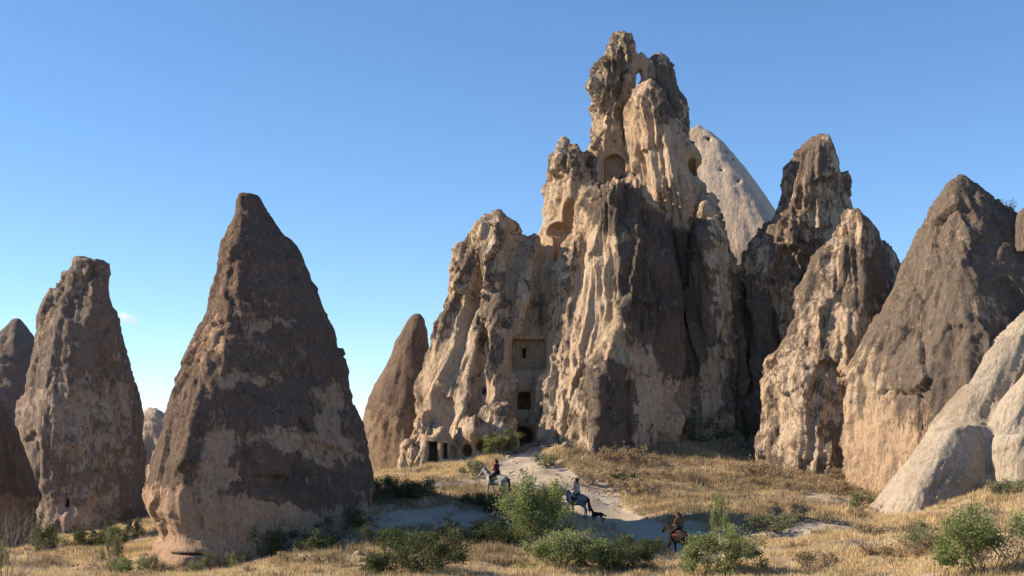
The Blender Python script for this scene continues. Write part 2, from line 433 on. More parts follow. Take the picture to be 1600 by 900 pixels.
    gzv = gbase(V[:, 0], V[:, 1]); fm = np.abs(V[:, 2] - gzv - .2) < .3
    fm &= (N[:, 1] < .2); fi_ = np.nonzero(fm)[0]
    if len(fi_): FOOT.append(V[fi_[::3]][:, :2])
    root = None
    if split:
        g = {}
        for L in lofts: g.setdefault(L['grp'], []).append(L)
        names = list(g); D = []
        for nm in names:
            dd = None
            for L in g[nm]:
                e = np.concatenate([loft_eval(L, V[s:s+1, 0][:, None, None] if False else 0, 0, 0) for s in ()]) if False else loft_pts(L, V)
                dd = e if dd is None else np.minimum(dd, e)
            D.append(dd)
        own = np.argmin(np.stack(D), 0)
        fo = own[Q[:, 0]]
        # fragments cut off from their part go to the part round them
        CUT = {}
        for _ in range(2):
            for gi in range(len(names)):
                fi_ = np.nonzero(fo == gi)[0]
                if not len(fi_): continue
                q = Q[fi_]; lab = np.arange(len(V))
                while True:
                    m_ = lab[q].min(1); old = lab.copy()
                    for c in range(4): np.minimum.at(lab, q[:, c], m_)
                    lab = lab[lab]
                    if (lab == old).all(): break
                fl_ = lab[q[:, 0]]; u, cn = np.unique(fl_, return_counts=True)
                for l in u[cn < cn.max()]:
                    sel = fi_[fl_ == l]; vs = np.unique(Q[sel])
                    tch = np.isin(Q, vs).any(1); tch[sel] = False
                    o_ = fo[tch]; o_ = o_[o_ != gi]
                    if len(o_): fo[sel] = np.bincount(o_).argmax()
        root = empty(name, (float(V[:, 0].mean()), float(V[:, 1].min() + 4), float(max(zb, zlow))), label, cat, group)
        o3 = np.array(root.location)
        for gi, nm in enumerate(names):
            q = Q[fo == gi]
            if len(q) < 20: continue
            if gi in CUT: q = CUT[gi]
            used, inv = np.unique(q, return_inverse=True)
            me = mesh_np(nm, V[used] - o3, inv.reshape(q.shape), mat[gi % len(mat)] if isinstance(mat, list) else mat, True, N[used])
            attr(me, 'patina', pat[used]); attr(me, 'warm', warm[used])
            link(nm, me, root)
    else:
        base = np.array([float(V[:, 0].mean()), float(V[:, 1].mean()), float(max(zb, zlow))])
        me = mesh_np(name, V - base, Q, mat)
        attr(me, 'patina', pat); attr(me, 'warm', warm)
        root = link(name, me, None, label=label, category=cat, group=group); root.location = base
    root['_c'] = 1; del root['_c']
    return root, cuts, T
def loft_pts(L, V):
    Z = V[:, 2]
    xc = np.interp(Z, L['z'], L['xc']); a = np.interp(Z, L['z'], L['a'])
    if isinstance(L['b'], (tuple, list)): b = np.minimum(np.interp(Z, [L['z'][0], L['z'][-1]], [L['b'][1], L['b'][0]]), a * 2.2 + .25)
    elif L['b'] < 0: b = a * (-L['b'])
    else: b = np.minimum(L['b'], a * 2.2 + 0.25)
    yc = L['Y'] + L['tilt'] * (Z - L['z'][0])
    xm = xc + (L['m'] - .5) * 2 * a; ax = np.where(V[:, 0] < xm, 2 * a * L['m'], 2 * a * (1 - L['m']))
    q = np.sqrt(((V[:, 0] - xm) / ax) ** 2 + ((V[:, 1] - yc) / b) ** 2)
    return np.maximum((q - 1) * np.minimum(a, b), Z - L['z'][-1])
def spots(T, L):
    """designed stain patches: (px, py, rx, ry, value)"""
    s = np.zeros(len(T['px']), np.float32)
    wx = T['px'] + 26 * T['mid'] + 14 * T['fl2'] + 22 * T['hf']; wy = T['py'] + 30 * T['lump'] + 16 * T['mid'] + 22 * T['hf']
    for x, y, rx, ry, v in L:
        d = np.sqrt(((wx - x) / rx) ** 2 + ((wy - y) / ry) ** 2)
        s += v * (1 - sstep(0.55, 1.15, d))
    return s

# --- the big cone
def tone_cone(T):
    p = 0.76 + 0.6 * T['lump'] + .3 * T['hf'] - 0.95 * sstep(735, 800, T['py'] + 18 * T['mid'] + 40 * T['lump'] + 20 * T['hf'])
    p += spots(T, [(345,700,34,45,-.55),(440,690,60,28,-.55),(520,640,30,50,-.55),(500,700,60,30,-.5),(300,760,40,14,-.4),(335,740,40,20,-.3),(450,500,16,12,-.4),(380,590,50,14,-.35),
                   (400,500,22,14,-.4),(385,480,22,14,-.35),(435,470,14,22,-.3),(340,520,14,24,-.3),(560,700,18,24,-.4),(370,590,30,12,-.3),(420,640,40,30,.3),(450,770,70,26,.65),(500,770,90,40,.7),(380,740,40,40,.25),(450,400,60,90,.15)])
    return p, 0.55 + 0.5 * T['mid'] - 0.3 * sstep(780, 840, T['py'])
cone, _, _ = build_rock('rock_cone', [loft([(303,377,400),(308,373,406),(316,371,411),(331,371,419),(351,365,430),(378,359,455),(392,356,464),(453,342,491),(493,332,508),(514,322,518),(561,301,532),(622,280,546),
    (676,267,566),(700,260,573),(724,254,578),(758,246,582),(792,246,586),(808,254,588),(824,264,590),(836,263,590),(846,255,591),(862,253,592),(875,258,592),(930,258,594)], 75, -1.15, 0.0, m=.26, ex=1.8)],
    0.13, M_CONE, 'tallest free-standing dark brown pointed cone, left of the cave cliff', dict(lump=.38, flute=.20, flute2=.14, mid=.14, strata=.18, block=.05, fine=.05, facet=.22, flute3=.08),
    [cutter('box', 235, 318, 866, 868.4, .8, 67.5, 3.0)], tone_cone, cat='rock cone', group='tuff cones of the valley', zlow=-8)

# --- cones on the left
def tone_r2(T):
    p = 0.50 + 0.8 * T['lump'] + .4 * T['hf'] + 0.1 * sstep(600, 520, T['py']) + spots(T, [(130,450,22,40,-.2),(150,520,30,60,.15),(80,470,14,60,-.3),(90,800,60,20,-.35),(150,700,40,40,-.15),(180,790,14,40,-.3),(110,560,40,30,.25),(215,640,16,60,.2)])
    return p, 0.5 + .4 * T['mid'] + spots(T, [(135,440,14,70,.5)])
build_rock('rock_cone', [loft([(399,119,134),(404,116,140),(408,116,167),(416,118,167),(430,112,164),(450,110,162),(470,106,166),(500,100,175)], 120, -0.9, ex=4, k=.2),
    loft([(424,98,120),(432,94,150),(450,88,155),(470,79,165),(500,68,178),(540,60,192),(560,55,198),(600,47,205),(640,36,210),(670,34,212),(720,42,214),(780,52,217),(830,56,222),(880,56,225)], 121, -0.75, k=.5),
    loft([(598,202,213),(620,196,222),(650,190,226),(700,185,224),(780,180,226),(850,180,232),(880,180,232)], 124, -0.9, k=.5)],
    0.24, M_FAR, 'tall cone with a square-topped reddish neck and small dark windows, far left', dict(lump=.5, flute=.5, flute2=.2, mid=.14, block=.1, fine=.08, facet=.4, flute3=.12),
    [cutter('box', 103, 110, 778, 794, 1.5), cutter('box', 105, 110, 770, 774, 1.5), cutter('box', 133, 140, 590, 595, 1.0)], tone_r2, cat='rock cone', group='tuff cones of the valley', seed=5)
build_rock('rock_slope', [loft([(636,232,242),(648,216,262),(656,208,272),(665,200,280),(700,190,300),(760,180,325),(880,170,345)], 130, -0.7)], 0.35, M_SMOOTH,
    'low pale slope of smooth tuff seen between the square-topped cone and the tallest cone', dict(lump=.9, flute=.5, mid=.3), (), lambda T: (0.1 + .5 * T['lump'], 0.2 + .2 * T['mid']), cat='rock slope', seed=9)
build_rock('rock_cone', [loft([(497,22,29),(503,15,36),(512,8,42),(525,-2,48),(540,-14,57),(600,-45,92),(700,-75,130),(880,-110,160)], 148, -0.85)], 0.35, M_FAR,
    'farthest pointed cone cut by the left edge of the picture', dict(lump=.6, flute=.4, mid=.3), (), lambda T: (0.85 + .3 * T['lump'], 0.6 + .3 * T['mid']), cat='rock cone', group='tuff cones of the valley', seed=12)
build_rock('rock_cone', [loft([(560,-70,-50),(600,-90,-25),(640,-105,2),(655,-110,10),(672,-115,21),(700,-120,33),(720,-124,40),(750,-130,50),(770,-134,58),(779,-134,60),(788,-128,54),(800,-126,52),(850,-124,56),(920,-124,60)], 90, -0.8)], 0.17, M_RED,
    'reddish brown rock with a pale undercut base at the left edge of the picture', dict(lump=.5, flute=.35, flute2=.2, mid=.3, strata=.1, fine=.1), (),
    lambda T: (0.62 + .4 * T['lump'] - .75 * sstep(765, 795, T['py'] + 12 * T['mid']), 0.9 + .3 * T['mid'] - .8 * sstep(765, 795, T['py'])), cat='rock cone', group='tuff cones of the valley', seed=15)
build_rock('rock_cone', [loft([(490,648,655),(494,642,660),(500,637,663),(520,628,669),(540,618,672),(580,600,682),(600,590,688),(620,581,694),(640,574,700),(660,569,705),(700,567,715),(760,575,725),(820,578,730)], 130, -0.85)], 0.24, M_RED,
    'smooth brown cone behind the saddle, right of the tallest cone', dict(lump=.5, flute=.25, mid=.2, fine=.08), (),
    lambda T: (0.72 + .35 * T['lump'] - .5 * sstep(600, 680, T['py'] + 60 * T['lump']), 0.4 + .3 * T['mid']), cat='rock cone', group='tuff cones of the valley', seed=18)

# --- the central massif
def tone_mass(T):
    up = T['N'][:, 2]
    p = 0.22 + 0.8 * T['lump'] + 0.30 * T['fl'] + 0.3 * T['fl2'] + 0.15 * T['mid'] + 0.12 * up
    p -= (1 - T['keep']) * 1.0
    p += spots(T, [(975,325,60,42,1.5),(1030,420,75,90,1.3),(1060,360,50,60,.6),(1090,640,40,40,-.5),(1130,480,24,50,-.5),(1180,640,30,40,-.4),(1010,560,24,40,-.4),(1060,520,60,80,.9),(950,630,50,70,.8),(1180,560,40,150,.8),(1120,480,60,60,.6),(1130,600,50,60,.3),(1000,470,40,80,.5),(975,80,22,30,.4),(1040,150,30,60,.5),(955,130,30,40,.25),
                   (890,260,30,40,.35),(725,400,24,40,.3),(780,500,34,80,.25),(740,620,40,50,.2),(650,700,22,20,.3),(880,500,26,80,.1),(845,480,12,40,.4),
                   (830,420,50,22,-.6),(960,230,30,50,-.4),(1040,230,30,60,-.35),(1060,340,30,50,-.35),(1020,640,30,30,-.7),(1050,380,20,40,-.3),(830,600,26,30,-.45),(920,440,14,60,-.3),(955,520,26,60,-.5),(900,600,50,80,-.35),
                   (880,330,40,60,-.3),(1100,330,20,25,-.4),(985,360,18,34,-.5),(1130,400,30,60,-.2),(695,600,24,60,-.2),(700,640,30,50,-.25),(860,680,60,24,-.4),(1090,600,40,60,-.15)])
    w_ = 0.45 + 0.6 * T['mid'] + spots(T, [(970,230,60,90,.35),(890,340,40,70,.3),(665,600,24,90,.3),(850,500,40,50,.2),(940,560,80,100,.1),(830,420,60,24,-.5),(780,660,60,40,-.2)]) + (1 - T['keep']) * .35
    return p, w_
ML = [
 loft([(388,750,845),(402,730,880),(450,712,900),(520,705,900),(600,690,900),(660,680,905),(760,670,910)], 110, 7.0, grp='cliff_wall', ex=2.6),
 loft([(350,744,752),(354,738,756),(360,731,760),(379,713,772),(419,702,768),(463,699,775),(494,687,772),(525,680,770),(561,667,765),(605,656,760),(650,652,755),(690,646,750),(760,640,745)], 104, -1.0, 0.05, grp='left_tower', k=.5, m=.68, ex=1.6),
 loft([(650,655,672),(660,646,690),(675,638,702),(699,625,714),(717,621,718),(760,620,722)], 99, -0.9, grp='doorway_block', k=.5, m=.6),
 loft([(338,779,784),(345,771,790),(352,760,797),(360,748,802),(370,742,805),(380,744,804),(390,752,800)], 104, 2.6, grp='cap_rock', k=.12),
 loft([(398,795,850),(410,780,852),(430,766,850),(480,752,838),(540,745,812),(600,735,808),(650,715,806),(690,700,802),(760,690,802)], 105, (2.5, 5.0), -0.0, grp='fluted_buttress', k=.5, m=.7, ex=1.6),
 loft([(660,722,760),(675,718,772),(700,716,780),(760,716,785)], 99.5, 1.6, grp='fluted_buttress', k=.5),
 loft([(640,755,790),(660,748,800),(690,744,812),(760,744,815)], 100, 1.8, grp='fluted_buttress', k=.5),
 loft([(385,884,900),(420,872,895),(460,864,890),(500,858,885),(560,852,885),(600,846,885),(650,838,890),(700,828,895),(760,828,900)], 103, 3.2, grp='lit_buttress', k=.6, m=.75, ex=1.7),
 loft([(300,930,960),(330,908,1000),(400,882,1010),(450,870,1005),(520,858,1000),(580,850,990),(640,838,985),(690,832,975),(760,825,975)], 103, (3.5, 5.8), grp='lit_buttress', k=.5, m=.72, ex=1.5),
 loft([(292,965,1000),(300,928,1020),(320,918,1030),(350,915,1035),(420,920,1060),(500,930,1062),(600,940,1060)], 101.5, (3.2, 4.2), grp='dark_buttress', k=.5, m=.35),
 loft([(470,965,1000),(540,930,1008),(600,908,1015),(660,894,1022),(700,888,1030),(760,885,1035)], 99.5, (2.2, 3.8), grp='dark_buttress', k=.4, m=.25, ex=1.4),
 loft([(395,1060,1090),(405,1050,1130),(430,1040,1158),(500,1030,1170),(600,1030,1185),(680,1030,1200),(760,1030,1205)], 105.5, 4.0, grp='right_wall', k=.6),
 loft([(309,1101,1110),(318,1095,1115),(330,1090,1118),(350,1088,1122),(400,1080,1134),(520,1078,1148),(640,1075,1155),(760,1075,1160)], 103.5, 3.0, grp='right_wall', k=.5, m=.4),
 loft([(432,1168,1190),(446,1160,1203),(500,1160,1212),(650,1162,1218),(760,1162,1220)], 104.5, 3.0, grp='right_wall', k=.3),
 loft([(520,1010,1070),(600,1005,1075),(680,1000,1085),(760,1000,1085)], 103, 2.5, grp='right_wall', k=.6),
 loft([(234,878,900),(243,873,908),(254,864,912),(268,862,915),(284,867,920),(305,860,928),(354,846,938),(405,838,945),(460,830,950)], 108, 3.6, grp='left_pinnacle', k=.5),
 loft([(224,882,890),(229,877,895),(236,877,896),(246,880,900)], 108, 0.8, grp='left_pinnacle', k=.15),
 loft([(50,966,976),(54,960,983),(61,956,988),(74,953,993),(88,948,998),(101,942,999),(120,933,993),(137,925,990),(150,928,987),(165,934,985),(185,938,987),(217,933,1000),(252,922,1005),(280,905,1010),(310,892,1020),(380,872,1030)], 108, -0.75, grp='main_pinnacle', k=.5),
 loft([(90,990,1002),(100,988,1008),(112,990,1010),(116,996,1010)], 108.5, .7, grp='main_pinnacle', k=.1),
 loft([(86,990,1001),(92,990,1010),(99,994,1014),(107,1000,1013)], 108.5, 0.7, grp='main_pinnacle', k=.15),
 loft([(98,1020,1028),(103,1012,1037),(117,1007,1045),(141,1003,1051),(172,1000,1067),(190,995,1074),(202,995,1074),(230,1000,1070),(280,1000,1075),(340,1000,1080)], 110, 2.4, grp='right_pinnacle', k=.2),
 loft([(128,1004,1016),(140,996,1024),(160,988,1036),(190,985,1052),(215,985,1070),(235,985,1082),(246,987,1094),(262,990,1088),(300,992,1092),(340,996,1098),(380,1000,1095),(440,1010,1085)], 106, 3.4, grp='middle_buttress', k=.35, m=.62, ex=1.6),
]
MC = [cutter('box', 667, 686, 687, 722, 2.6), cutter('box', 690, 701, 690, 717, 2.2), cutter('ell', 700, 716, 694, 716, 1.0),
      cutter('box', 800, 853, 531, 577, 0.9), cutter('box', 814, 824, 541, 558, 2.6), cutter('box', 809, 829, 613, 640, 3.0), cutter('ell', 794, 834, 666, 702, 3.0), cutter('ell', 753, 761, 605, 618, 1.0),
      cutter('ell', 722, 738, 694, 714, 1.6), cutter('ell', 744, 764, 688, 706, 1.6),
      cutter('arch', 944, 978, 238, 312, 1.6, None, 2.5), cutter('arch', 1010, 1034, 272, 318, 1.6, None, 1.6), cutter('box', 866, 886, 364, 410, 1.2), cutter('box', 922, 931, 287, 312, 1.4),
      cutter('ell', 840, 900, 348, 372, 1.2),
      cutter('ell', 1072, 1096, 246, 274, 2.2), cutter('ell', 995, 1001, 113, 133, 12, 109), cutter('ell',880,905,310,360,1.2)]
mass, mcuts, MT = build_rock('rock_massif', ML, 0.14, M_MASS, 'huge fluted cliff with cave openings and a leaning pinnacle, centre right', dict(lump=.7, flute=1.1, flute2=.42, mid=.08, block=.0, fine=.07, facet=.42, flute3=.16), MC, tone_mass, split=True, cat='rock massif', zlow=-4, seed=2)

# smooth cone behind
scone, _, _ = build_rock('rock_cone', [loft([(191,1090,1093),(197,1088,1096),(201,1080,1099),(208,1072,1112),(225,1060,1130),(256,1045,1156),(288,1030,1180),(314,1018,1199),(328,1010,1208),(400,975,1258),(500,935,1300),(760,880,1350)], 122, -0.7, m=.74, ex=1.9)], 0.24, M_SMOOTH,
    'smooth grey cone pitted with small holes, rising behind the cave cliff', dict(lump=.3, flute=.12, mid=.06, fine=.02, flute2=.0, flute3=.02),
    [cutter('ell', 1103, 1111, 213, 221, .8), cutter('ell', 1131, 1137, 234, 240, .6), cutter('ell', 1142, 1148, 247, 252, .6), cutter('ell', 1123, 1131, 264, 269, .6), cutter('ell', 1150, 1155, 281, 286, .6), cutter('ell',1165,1170,300,304,.5)],
    lambda T: (0.10 + .3 * T['lump'] + .5 * sstep(260, 200, T['py']) * (T['px'] < 1100), 0.3 + .3 * T['mid'] + .3 * sstep(300, 420, T['py'])), cat='rock cone', group='tuff cones of the valley', seed=22)

# --- right spires
def tone_n(T):
    p = 0.42 + .5 * T['lump'] + .35 * T['fl'] + spots(T, [(1270,240,34,50,.6),(1240,370,50,60,.1),(1200,400,40,50,.0),(1330,430,30,70,.35),(1330,680,40,50,.3),(1320,540,26,60,-.6),(1240,600,40,60,-.25),(1290,420,30,40,.1),(1370,430,20,50,.3),(1250,690,40,50,-.3)])
    return p, .45 + .5 * T['mid'] + spots(T, [(1310,560,40,60,.5),(1230,290,60,80,.4)])
nsp, _, _ = build_rock('rock_spire', [
    loft([(215,1270,1288),(219,1265,1295),(235,1250,1299),(253,1238,1303),(272,1234,1307),(300,1225,1316),(333,1212,1328),(365,1185,1340),(394,1166,1350),(433,1163,1360),(460,1172,1362),(522,1190,1370),(560,1205,1380),(640,1200,1390),(760,1195,1400)], 103, (2.5, 5.2), grp='rear_spire', m=.6, ex=1.7),
    loft([(330,1322,1334),(338,1314,1340),(350,1306,1350),(366,1300,1358),(400,1282,1368),(450,1262,1376),(520,1232,1376),(560,1210,1374),(600,1194,1370),(650,1187,1362),(700,1183,1350),(735,1184,1340),(800,1184,1338)], 95, (2.0, 4.2), grp='front_spire', k=.5, m=.6, ex=1.55),
    loft([(364,1346,1358),(380,1340,1370),(400,1330,1386),(425,1320,1404),(480,1300,1425),(600,1300,1450),(760,1300,1470)], 108, 4.0, grp='rear_shoulder', k=.4)],
    0.14, M_MASS, 'rugged double spire between the cave cliff and the broad dark cone', dict(lump=.6, flute=.75, flute2=.32, mid=.08, block=.0, fine=.07, facet=.6, flute3=.13), (), tone_n, split=True, cat='rock spire', zlow=-6, seed=31)

# --- right cone
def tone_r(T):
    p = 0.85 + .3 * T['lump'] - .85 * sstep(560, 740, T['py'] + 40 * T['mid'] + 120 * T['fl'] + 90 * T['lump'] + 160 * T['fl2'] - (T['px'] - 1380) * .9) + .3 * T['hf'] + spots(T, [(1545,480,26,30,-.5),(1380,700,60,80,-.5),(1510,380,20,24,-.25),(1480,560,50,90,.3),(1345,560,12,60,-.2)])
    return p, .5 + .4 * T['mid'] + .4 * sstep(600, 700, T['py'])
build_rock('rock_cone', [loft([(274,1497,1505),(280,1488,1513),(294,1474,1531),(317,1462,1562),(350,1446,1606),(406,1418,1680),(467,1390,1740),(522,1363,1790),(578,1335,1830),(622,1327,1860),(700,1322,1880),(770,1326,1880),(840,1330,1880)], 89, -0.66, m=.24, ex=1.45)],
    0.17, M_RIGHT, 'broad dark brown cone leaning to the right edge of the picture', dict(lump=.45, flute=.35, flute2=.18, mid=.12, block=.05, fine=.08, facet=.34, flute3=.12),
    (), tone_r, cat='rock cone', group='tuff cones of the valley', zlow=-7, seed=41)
build_rock('boulder', [loft([(326,1597,1604),(331,1592,1612),(342,1589,1624),(352,1588,1630),(385,1586,1640)], 86, -0.9)], 0.12, M_RIGHT,
    'small dark boulder on the upper right slope of the broad cone', dict(lump=.2, flute=.0, mid=.12, fine=.04, flute2=0), (), lambda T: (0.8 + .2 * T['lump'], .5 + .2 * T['mid']), cat='boulder', zlow=-7, seed=44)
# --- pale ridges
def tone_w(T):
    p = 0.18 + .45 * T['lump'] + .3 * T['mid'] + spots(T, [(1500,650,60,30,.1)])
    return p, .3 + .4 * T['mid'] + spots(T, [(1500,640,60,30,.35)])
build_rock('rock_ridge', [
    loft([(480,1608,1720),(489,1598,1725),(510,1578,1730),(539,1551,1735),(570,1526,1740),(606,1501,1745),(640,1474,1750),(661,1457,1755),(690,1445,1760),(760,1440,1760),(850,1440,1760)], 82, (1.0, 4.2), grp='upper_ridge', m=.14, ex=1.6),
    loft([(560,1622,1760),(587,1599,1760),(610,1575,1760),(630,1562,1765),(660,1552,1765),(700,1550,1770),(850,1545,1770)], 78.5, (0.8, 2.6), grp='near_ridge', k=.6, m=.14, ex=1.6),
    loft([(664,1490,1530),(672,1462,1560),(697,1440,1572),(720,1424,1576),(740,1408,1576),(770,1386,1578),(795,1368,1580),(850,1356,1582)], 79, (1.5, 4.0), grp='lower_slab', k=1.0, m=.16, ex=1.6),
    loft([(678,1565,1660),(686,1556,1680),(700,1552,1690),(730,1557,1690),(760,1558,1690),(850,1558,1690)], 76.5, (1.6, 2.2), grp='rounded_block', k=.6, m=.25)],
    0.13, M_PALE, 'pale smooth sloping ridges with drip-like erosion at the lower right', dict(lump=.4, flute=.15, flute2=.2, mid=.06, fine=.04, flute3=.12, facet=.0), (), tone_w, split=True, cat='rock ridge', zlow=-6, seed=51)
#STAGE2
# ------------------------------------------------------------------ door and window frames cut in the cliff (parts of the massif)
def bm_boxes(name, boxes, mat, parent, off):
    V = []; Q = []
    for (x0, x1, y0, y1, z0, z1) in boxes:
        s = len(V)
        V += [(x0, y0, z0), (x1, y0, z0), (x1, y1, z0), (x0, y1, z0), (x0, y0, z1), (x1, y0, z1), (x1, y1, z1), (x0, y1, z1)]
        Q += [(s, s+3, s+2, s+1), (s+4, s+5, s+6, s+7), (s, s+1, s+5, s+4), (s+1, s+2, s+6, s+5), (s+2, s+3, s+7, s+6), (s+3, s, s+4, s+7)]
    V = np.array(V) - off
    me = mesh_np(name, V, Q, mat, False)
    attr(me, 'patina', np.zeros(len(V)) - .2); attr(me, 'warm', np.zeros(len(V)) + .6)
    bv = None
    return link(name, me, parent)
def frame(kind, c, t, sink=0.05, thick=0.22):
    Ys = c['Ys']; x0 = (c['px0'] - 800) * Ys / F; x1 = (c['px1'] - 800) * Ys / F; z0 = (HY - c['py1']) * Ys / F; z1 = (HY - c['py0']) * Ys / F
    y0 = Ys + sink; y1 = Ys + sink + thick
    fr = bm_boxes(kind, [(x0 - .05, x0 + t, y0, y1, z0, z1 - t), (x1 - t, x1 + .05, y0, y1, z0, z1 - t), (x0 - .05, x1 + .05, y0 - .02, y1 + .02, z1 - t, z1 + .05)], M_MASS, mass, np.array(mass.location))
    return fr
frame('door_frame', mcuts[0], .14, .35); frame('door_frame', mcuts[1], .10, .35); frame('window_frame', mcuts[4], .09, 1.0)

# ------------------------------------------------------------------ ground
def axis(lo, hi, h, far, steps):
    core = np.arange(lo, hi + h / 2, h)
    g = np.geomspace(h, far, steps)
    return np.concatenate([(lo - np.cumsum(g))[::-1], core, hi + np.cumsum(g)])
gx = axis(-42, 42, 0.24, 900, 34); gy = axis(48, 112, 0.24, 900, 34)
XX, YY = np.meshgrid(gx, gy, indexing='ij')
ZZ = ground(XX, YY)
PD = pathd(XX, YY)
P3 = np.stack([XX.ravel(), YY.ravel(), np.zeros(XX.size)], 1)
wob = (fbm(P3 * 0.5 + 40, 4) * 1.3).reshape(XX.shape)
pth = 1 - sstep(-0.5, 0.45, PD + wob * 0.9)
ZZ = ZZ - 0.14 * pth * (np.hypot(XX, YY) < 140) + 0.10 * sstep(0.0, .5, PD) * (1 - sstep(.5, 1.4, PD))
# bare crusts scattered over the slopes
bare = sstep(0.30, 0.55, fbm(P3 * np.array([0.16, 0.3, 1]) + 77, 4).reshape(XX.shape)) * 0.9
bare = np.where((XX > 22) & (YY > 60), bare * .5, bare)
pale = np.maximum(pth, bare)
ii = np.arange(XX.size).reshape(XX.shape)
Qg = np.stack([ii[:-1, :-1].ravel(), ii[1:, :-1].ravel(), ii[1:, 1:].ravel(), ii[:-1, 1:].ravel()], 1)
Vg = np.stack([XX.ravel(), YY.ravel(), ZZ.ravel()], 1)
m = NT('valley_soil'); v = m.obj(); a = m.at('pale')
n1 = m.noise(v, 0.8, 8, .65); n2 = m.noise(v, 6, 6, .7); n3 = m.noise(v, 0.12, 5, .6)
soil = m.mix(m.mr(n1, .3, .7), (0.30, 0.205, 0.11), (0.42, 0.30, 0.16))
soil = m.mix(m.mr(n2, .35, .7), soil, (0.20, 0.145, 0.085))
soil = m.mix(m.mr(n3, .45, .6), soil, (0.36, 0.29, 0.21)); soil = m.mix(m.mr(n1, .55, .68, 0, .7), soil, (0.42, 0.35, 0.27))
tuf = m.mix(m.mr(n1, .3, .7), (0.40, 0.34, 0.275), (0.50, 0.43, 0.35))
tuf = m.mix(m.mr(n2, .4, .7), tuf, (0.33, 0.27, 0.20)); tuf = m.mix(m.mr(n3, .45, .6, 0, .6), tuf, (0.36, 0.29, 0.21))
mk = m.mr(m.math('ADD', a, m.math('MULTIPLY', m.math('SUBTRACT', n2, 0.5), 0.8)), .38, .62, 0, 1, True)
m.color(m.mix(mk, soil, tuf))
h_ = m.bump(n1, .6, .25); h_ = m.bump(n2, .7, .09, h_); h_ = m.bump(m.noise(v, 28, 4, .7), .6, .03, h_); m.normal(h_)
me = mesh_np('ground', Vg, Qg, m.m); attr(me, 'pale', pale.ravel())
link('ground', me, None, kind='structure')
def paleat(x, y):
    P = np.stack([x, y, np.zeros(len(x))], 1)
    p = 1 - sstep(-0.5, 0.45, pathd(x, y) + fbm(P * 0.5 + 40, 4) * 1.17)
    b = sstep(0.30, 0.55, fbm(P * np.array([0.16, 0.3, 1]) + 77, 4)) * .9
    return np.maximum(p, b)

# ------------------------------------------------------------------ dry grass and weeds (uncountable ground cover)
def blade_mat(name, c0, c1, c2, tr=0.35):
    m = NT(name); v = m.obj(); g = m.at('tint')
    c = m.mix(m.mr(g, 0, .6), c0, c1); c = m.mix(m.mr(g, .6, 1), c, c2)
    c = m.mix(m.mr(m.noise(v, .35, 4), .35, .65, 0, .6), c, tuple(x * .62 for x in c1))
    m.color(c)
    t = m.n('ShaderNodeBsdfTranslucent'); m.t.links.new(c, t.inputs[0])
    ms = m.n('ShaderNodeMixShader'); ms.inputs[0].default_value = tr
    m.t.links.new(m.b.outputs[0], ms.inputs[1]); m.t.links.new(t.outputs[0], ms.inputs[2]); m.t.links.new(ms.outputs[0], m.out.inputs[0])
    return m.m
M_GOLD = blade_mat('dry_grass_blades', (0.62, 0.47, 0.24), (0.76, 0.61, 0.36), (0.44, 0.32, 0.16))
M_SCRUB = blade_mat('dry_weed_stems', (0.25, 0.19, 0.12), (0.42, 0.32, 0.20), (0.13, 0.125, 0.07))
M_LEAF = blade_mat('green_leaves', (0.12, 0.16, 0.055), (0.25, 0.29, 0.12), (0.42, 0.44, 0.24), .4)
M_LEAFD = blade_mat('dark_green_leaves', (0.05, 0.072, 0.03), (0.095, 0.12, 0.05), (0.19, 0.20, 0.10), .35)
M_LEAFG = blade_mat('grey_green_leaves', (0.15, 0.17, 0.08), (0.21, 0.23, 0.12), (0.27, 0.26, 0.15), .35)
def tufts(name, pts, mat, nb, hgt, spread, wid, rg, **props):
    n = len(pts); x = pts[:, 0]; y = pts[:, 1]
    sc = rg.uniform(.6, 1.3, n) * pts[:, 2]
    z = ground(x, y) - .03
    bx = np.repeat(x, nb) + rg.normal(0, spread * .5, n * nb); by = np.repeat(y, nb) + rg.normal(0, spread * .5, n * nb)
    bz = np.repeat(z, nb); s = np.repeat(sc, nb)
    az = rg.uniform(0, 6.283, n * nb); ln = rg.uniform(.1, .75, n * nb)
    h = hgt * s * rg.uniform(.5, 1.15, n * nb)
    tip = np.stack([bx + np.cos(az) * ln * h * .6, by + np.sin(az) * ln * h * .6, bz + h], 1)
    wz = rg.uniform(0, 6.283, n * nb); wv = np.stack([np.cos(wz), np.sin(wz), 0 * wz], 1) * (wid * .5)
    b = np.stack([bx, by, bz], 1)
    V = np.stack([b - wv, b + wv, tip], 1).reshape(-1, 3)
    me = mesh_np(name, V, np.arange(len(V)).reshape(-1, 3), mat, True)
    attr(me, 'tint', np.repeat(np.clip(np.repeat(rg.uniform(0, 1, n), nb) + rg.normal(0, .15, n * nb), 0, 1), 3))
    return link(name, me, None, **props)
rg = np.random.default_rng(3)
def scatter(n, lo, hi, fn, pwr=1.0):
    x = rg.uniform(lo[0], hi[0], n); y = rg.uniform(lo[1], hi[1], n)
    px = 800 + x * F / y
    ok = (px > -60) & (px < 1660)
    x, y, px = x[ok], y[ok], px[ok]
    z = gbase(x, y); py = HY - z * F / y
    P = np.stack([x, y, 0 * x], 1)
    dens = fn(x, y, px, py, P)
    ok = rg.uniform(0, 1, len(x)) < dens
    return np.stack([x[ok], y[ok], np.ones(ok.sum())], 1)
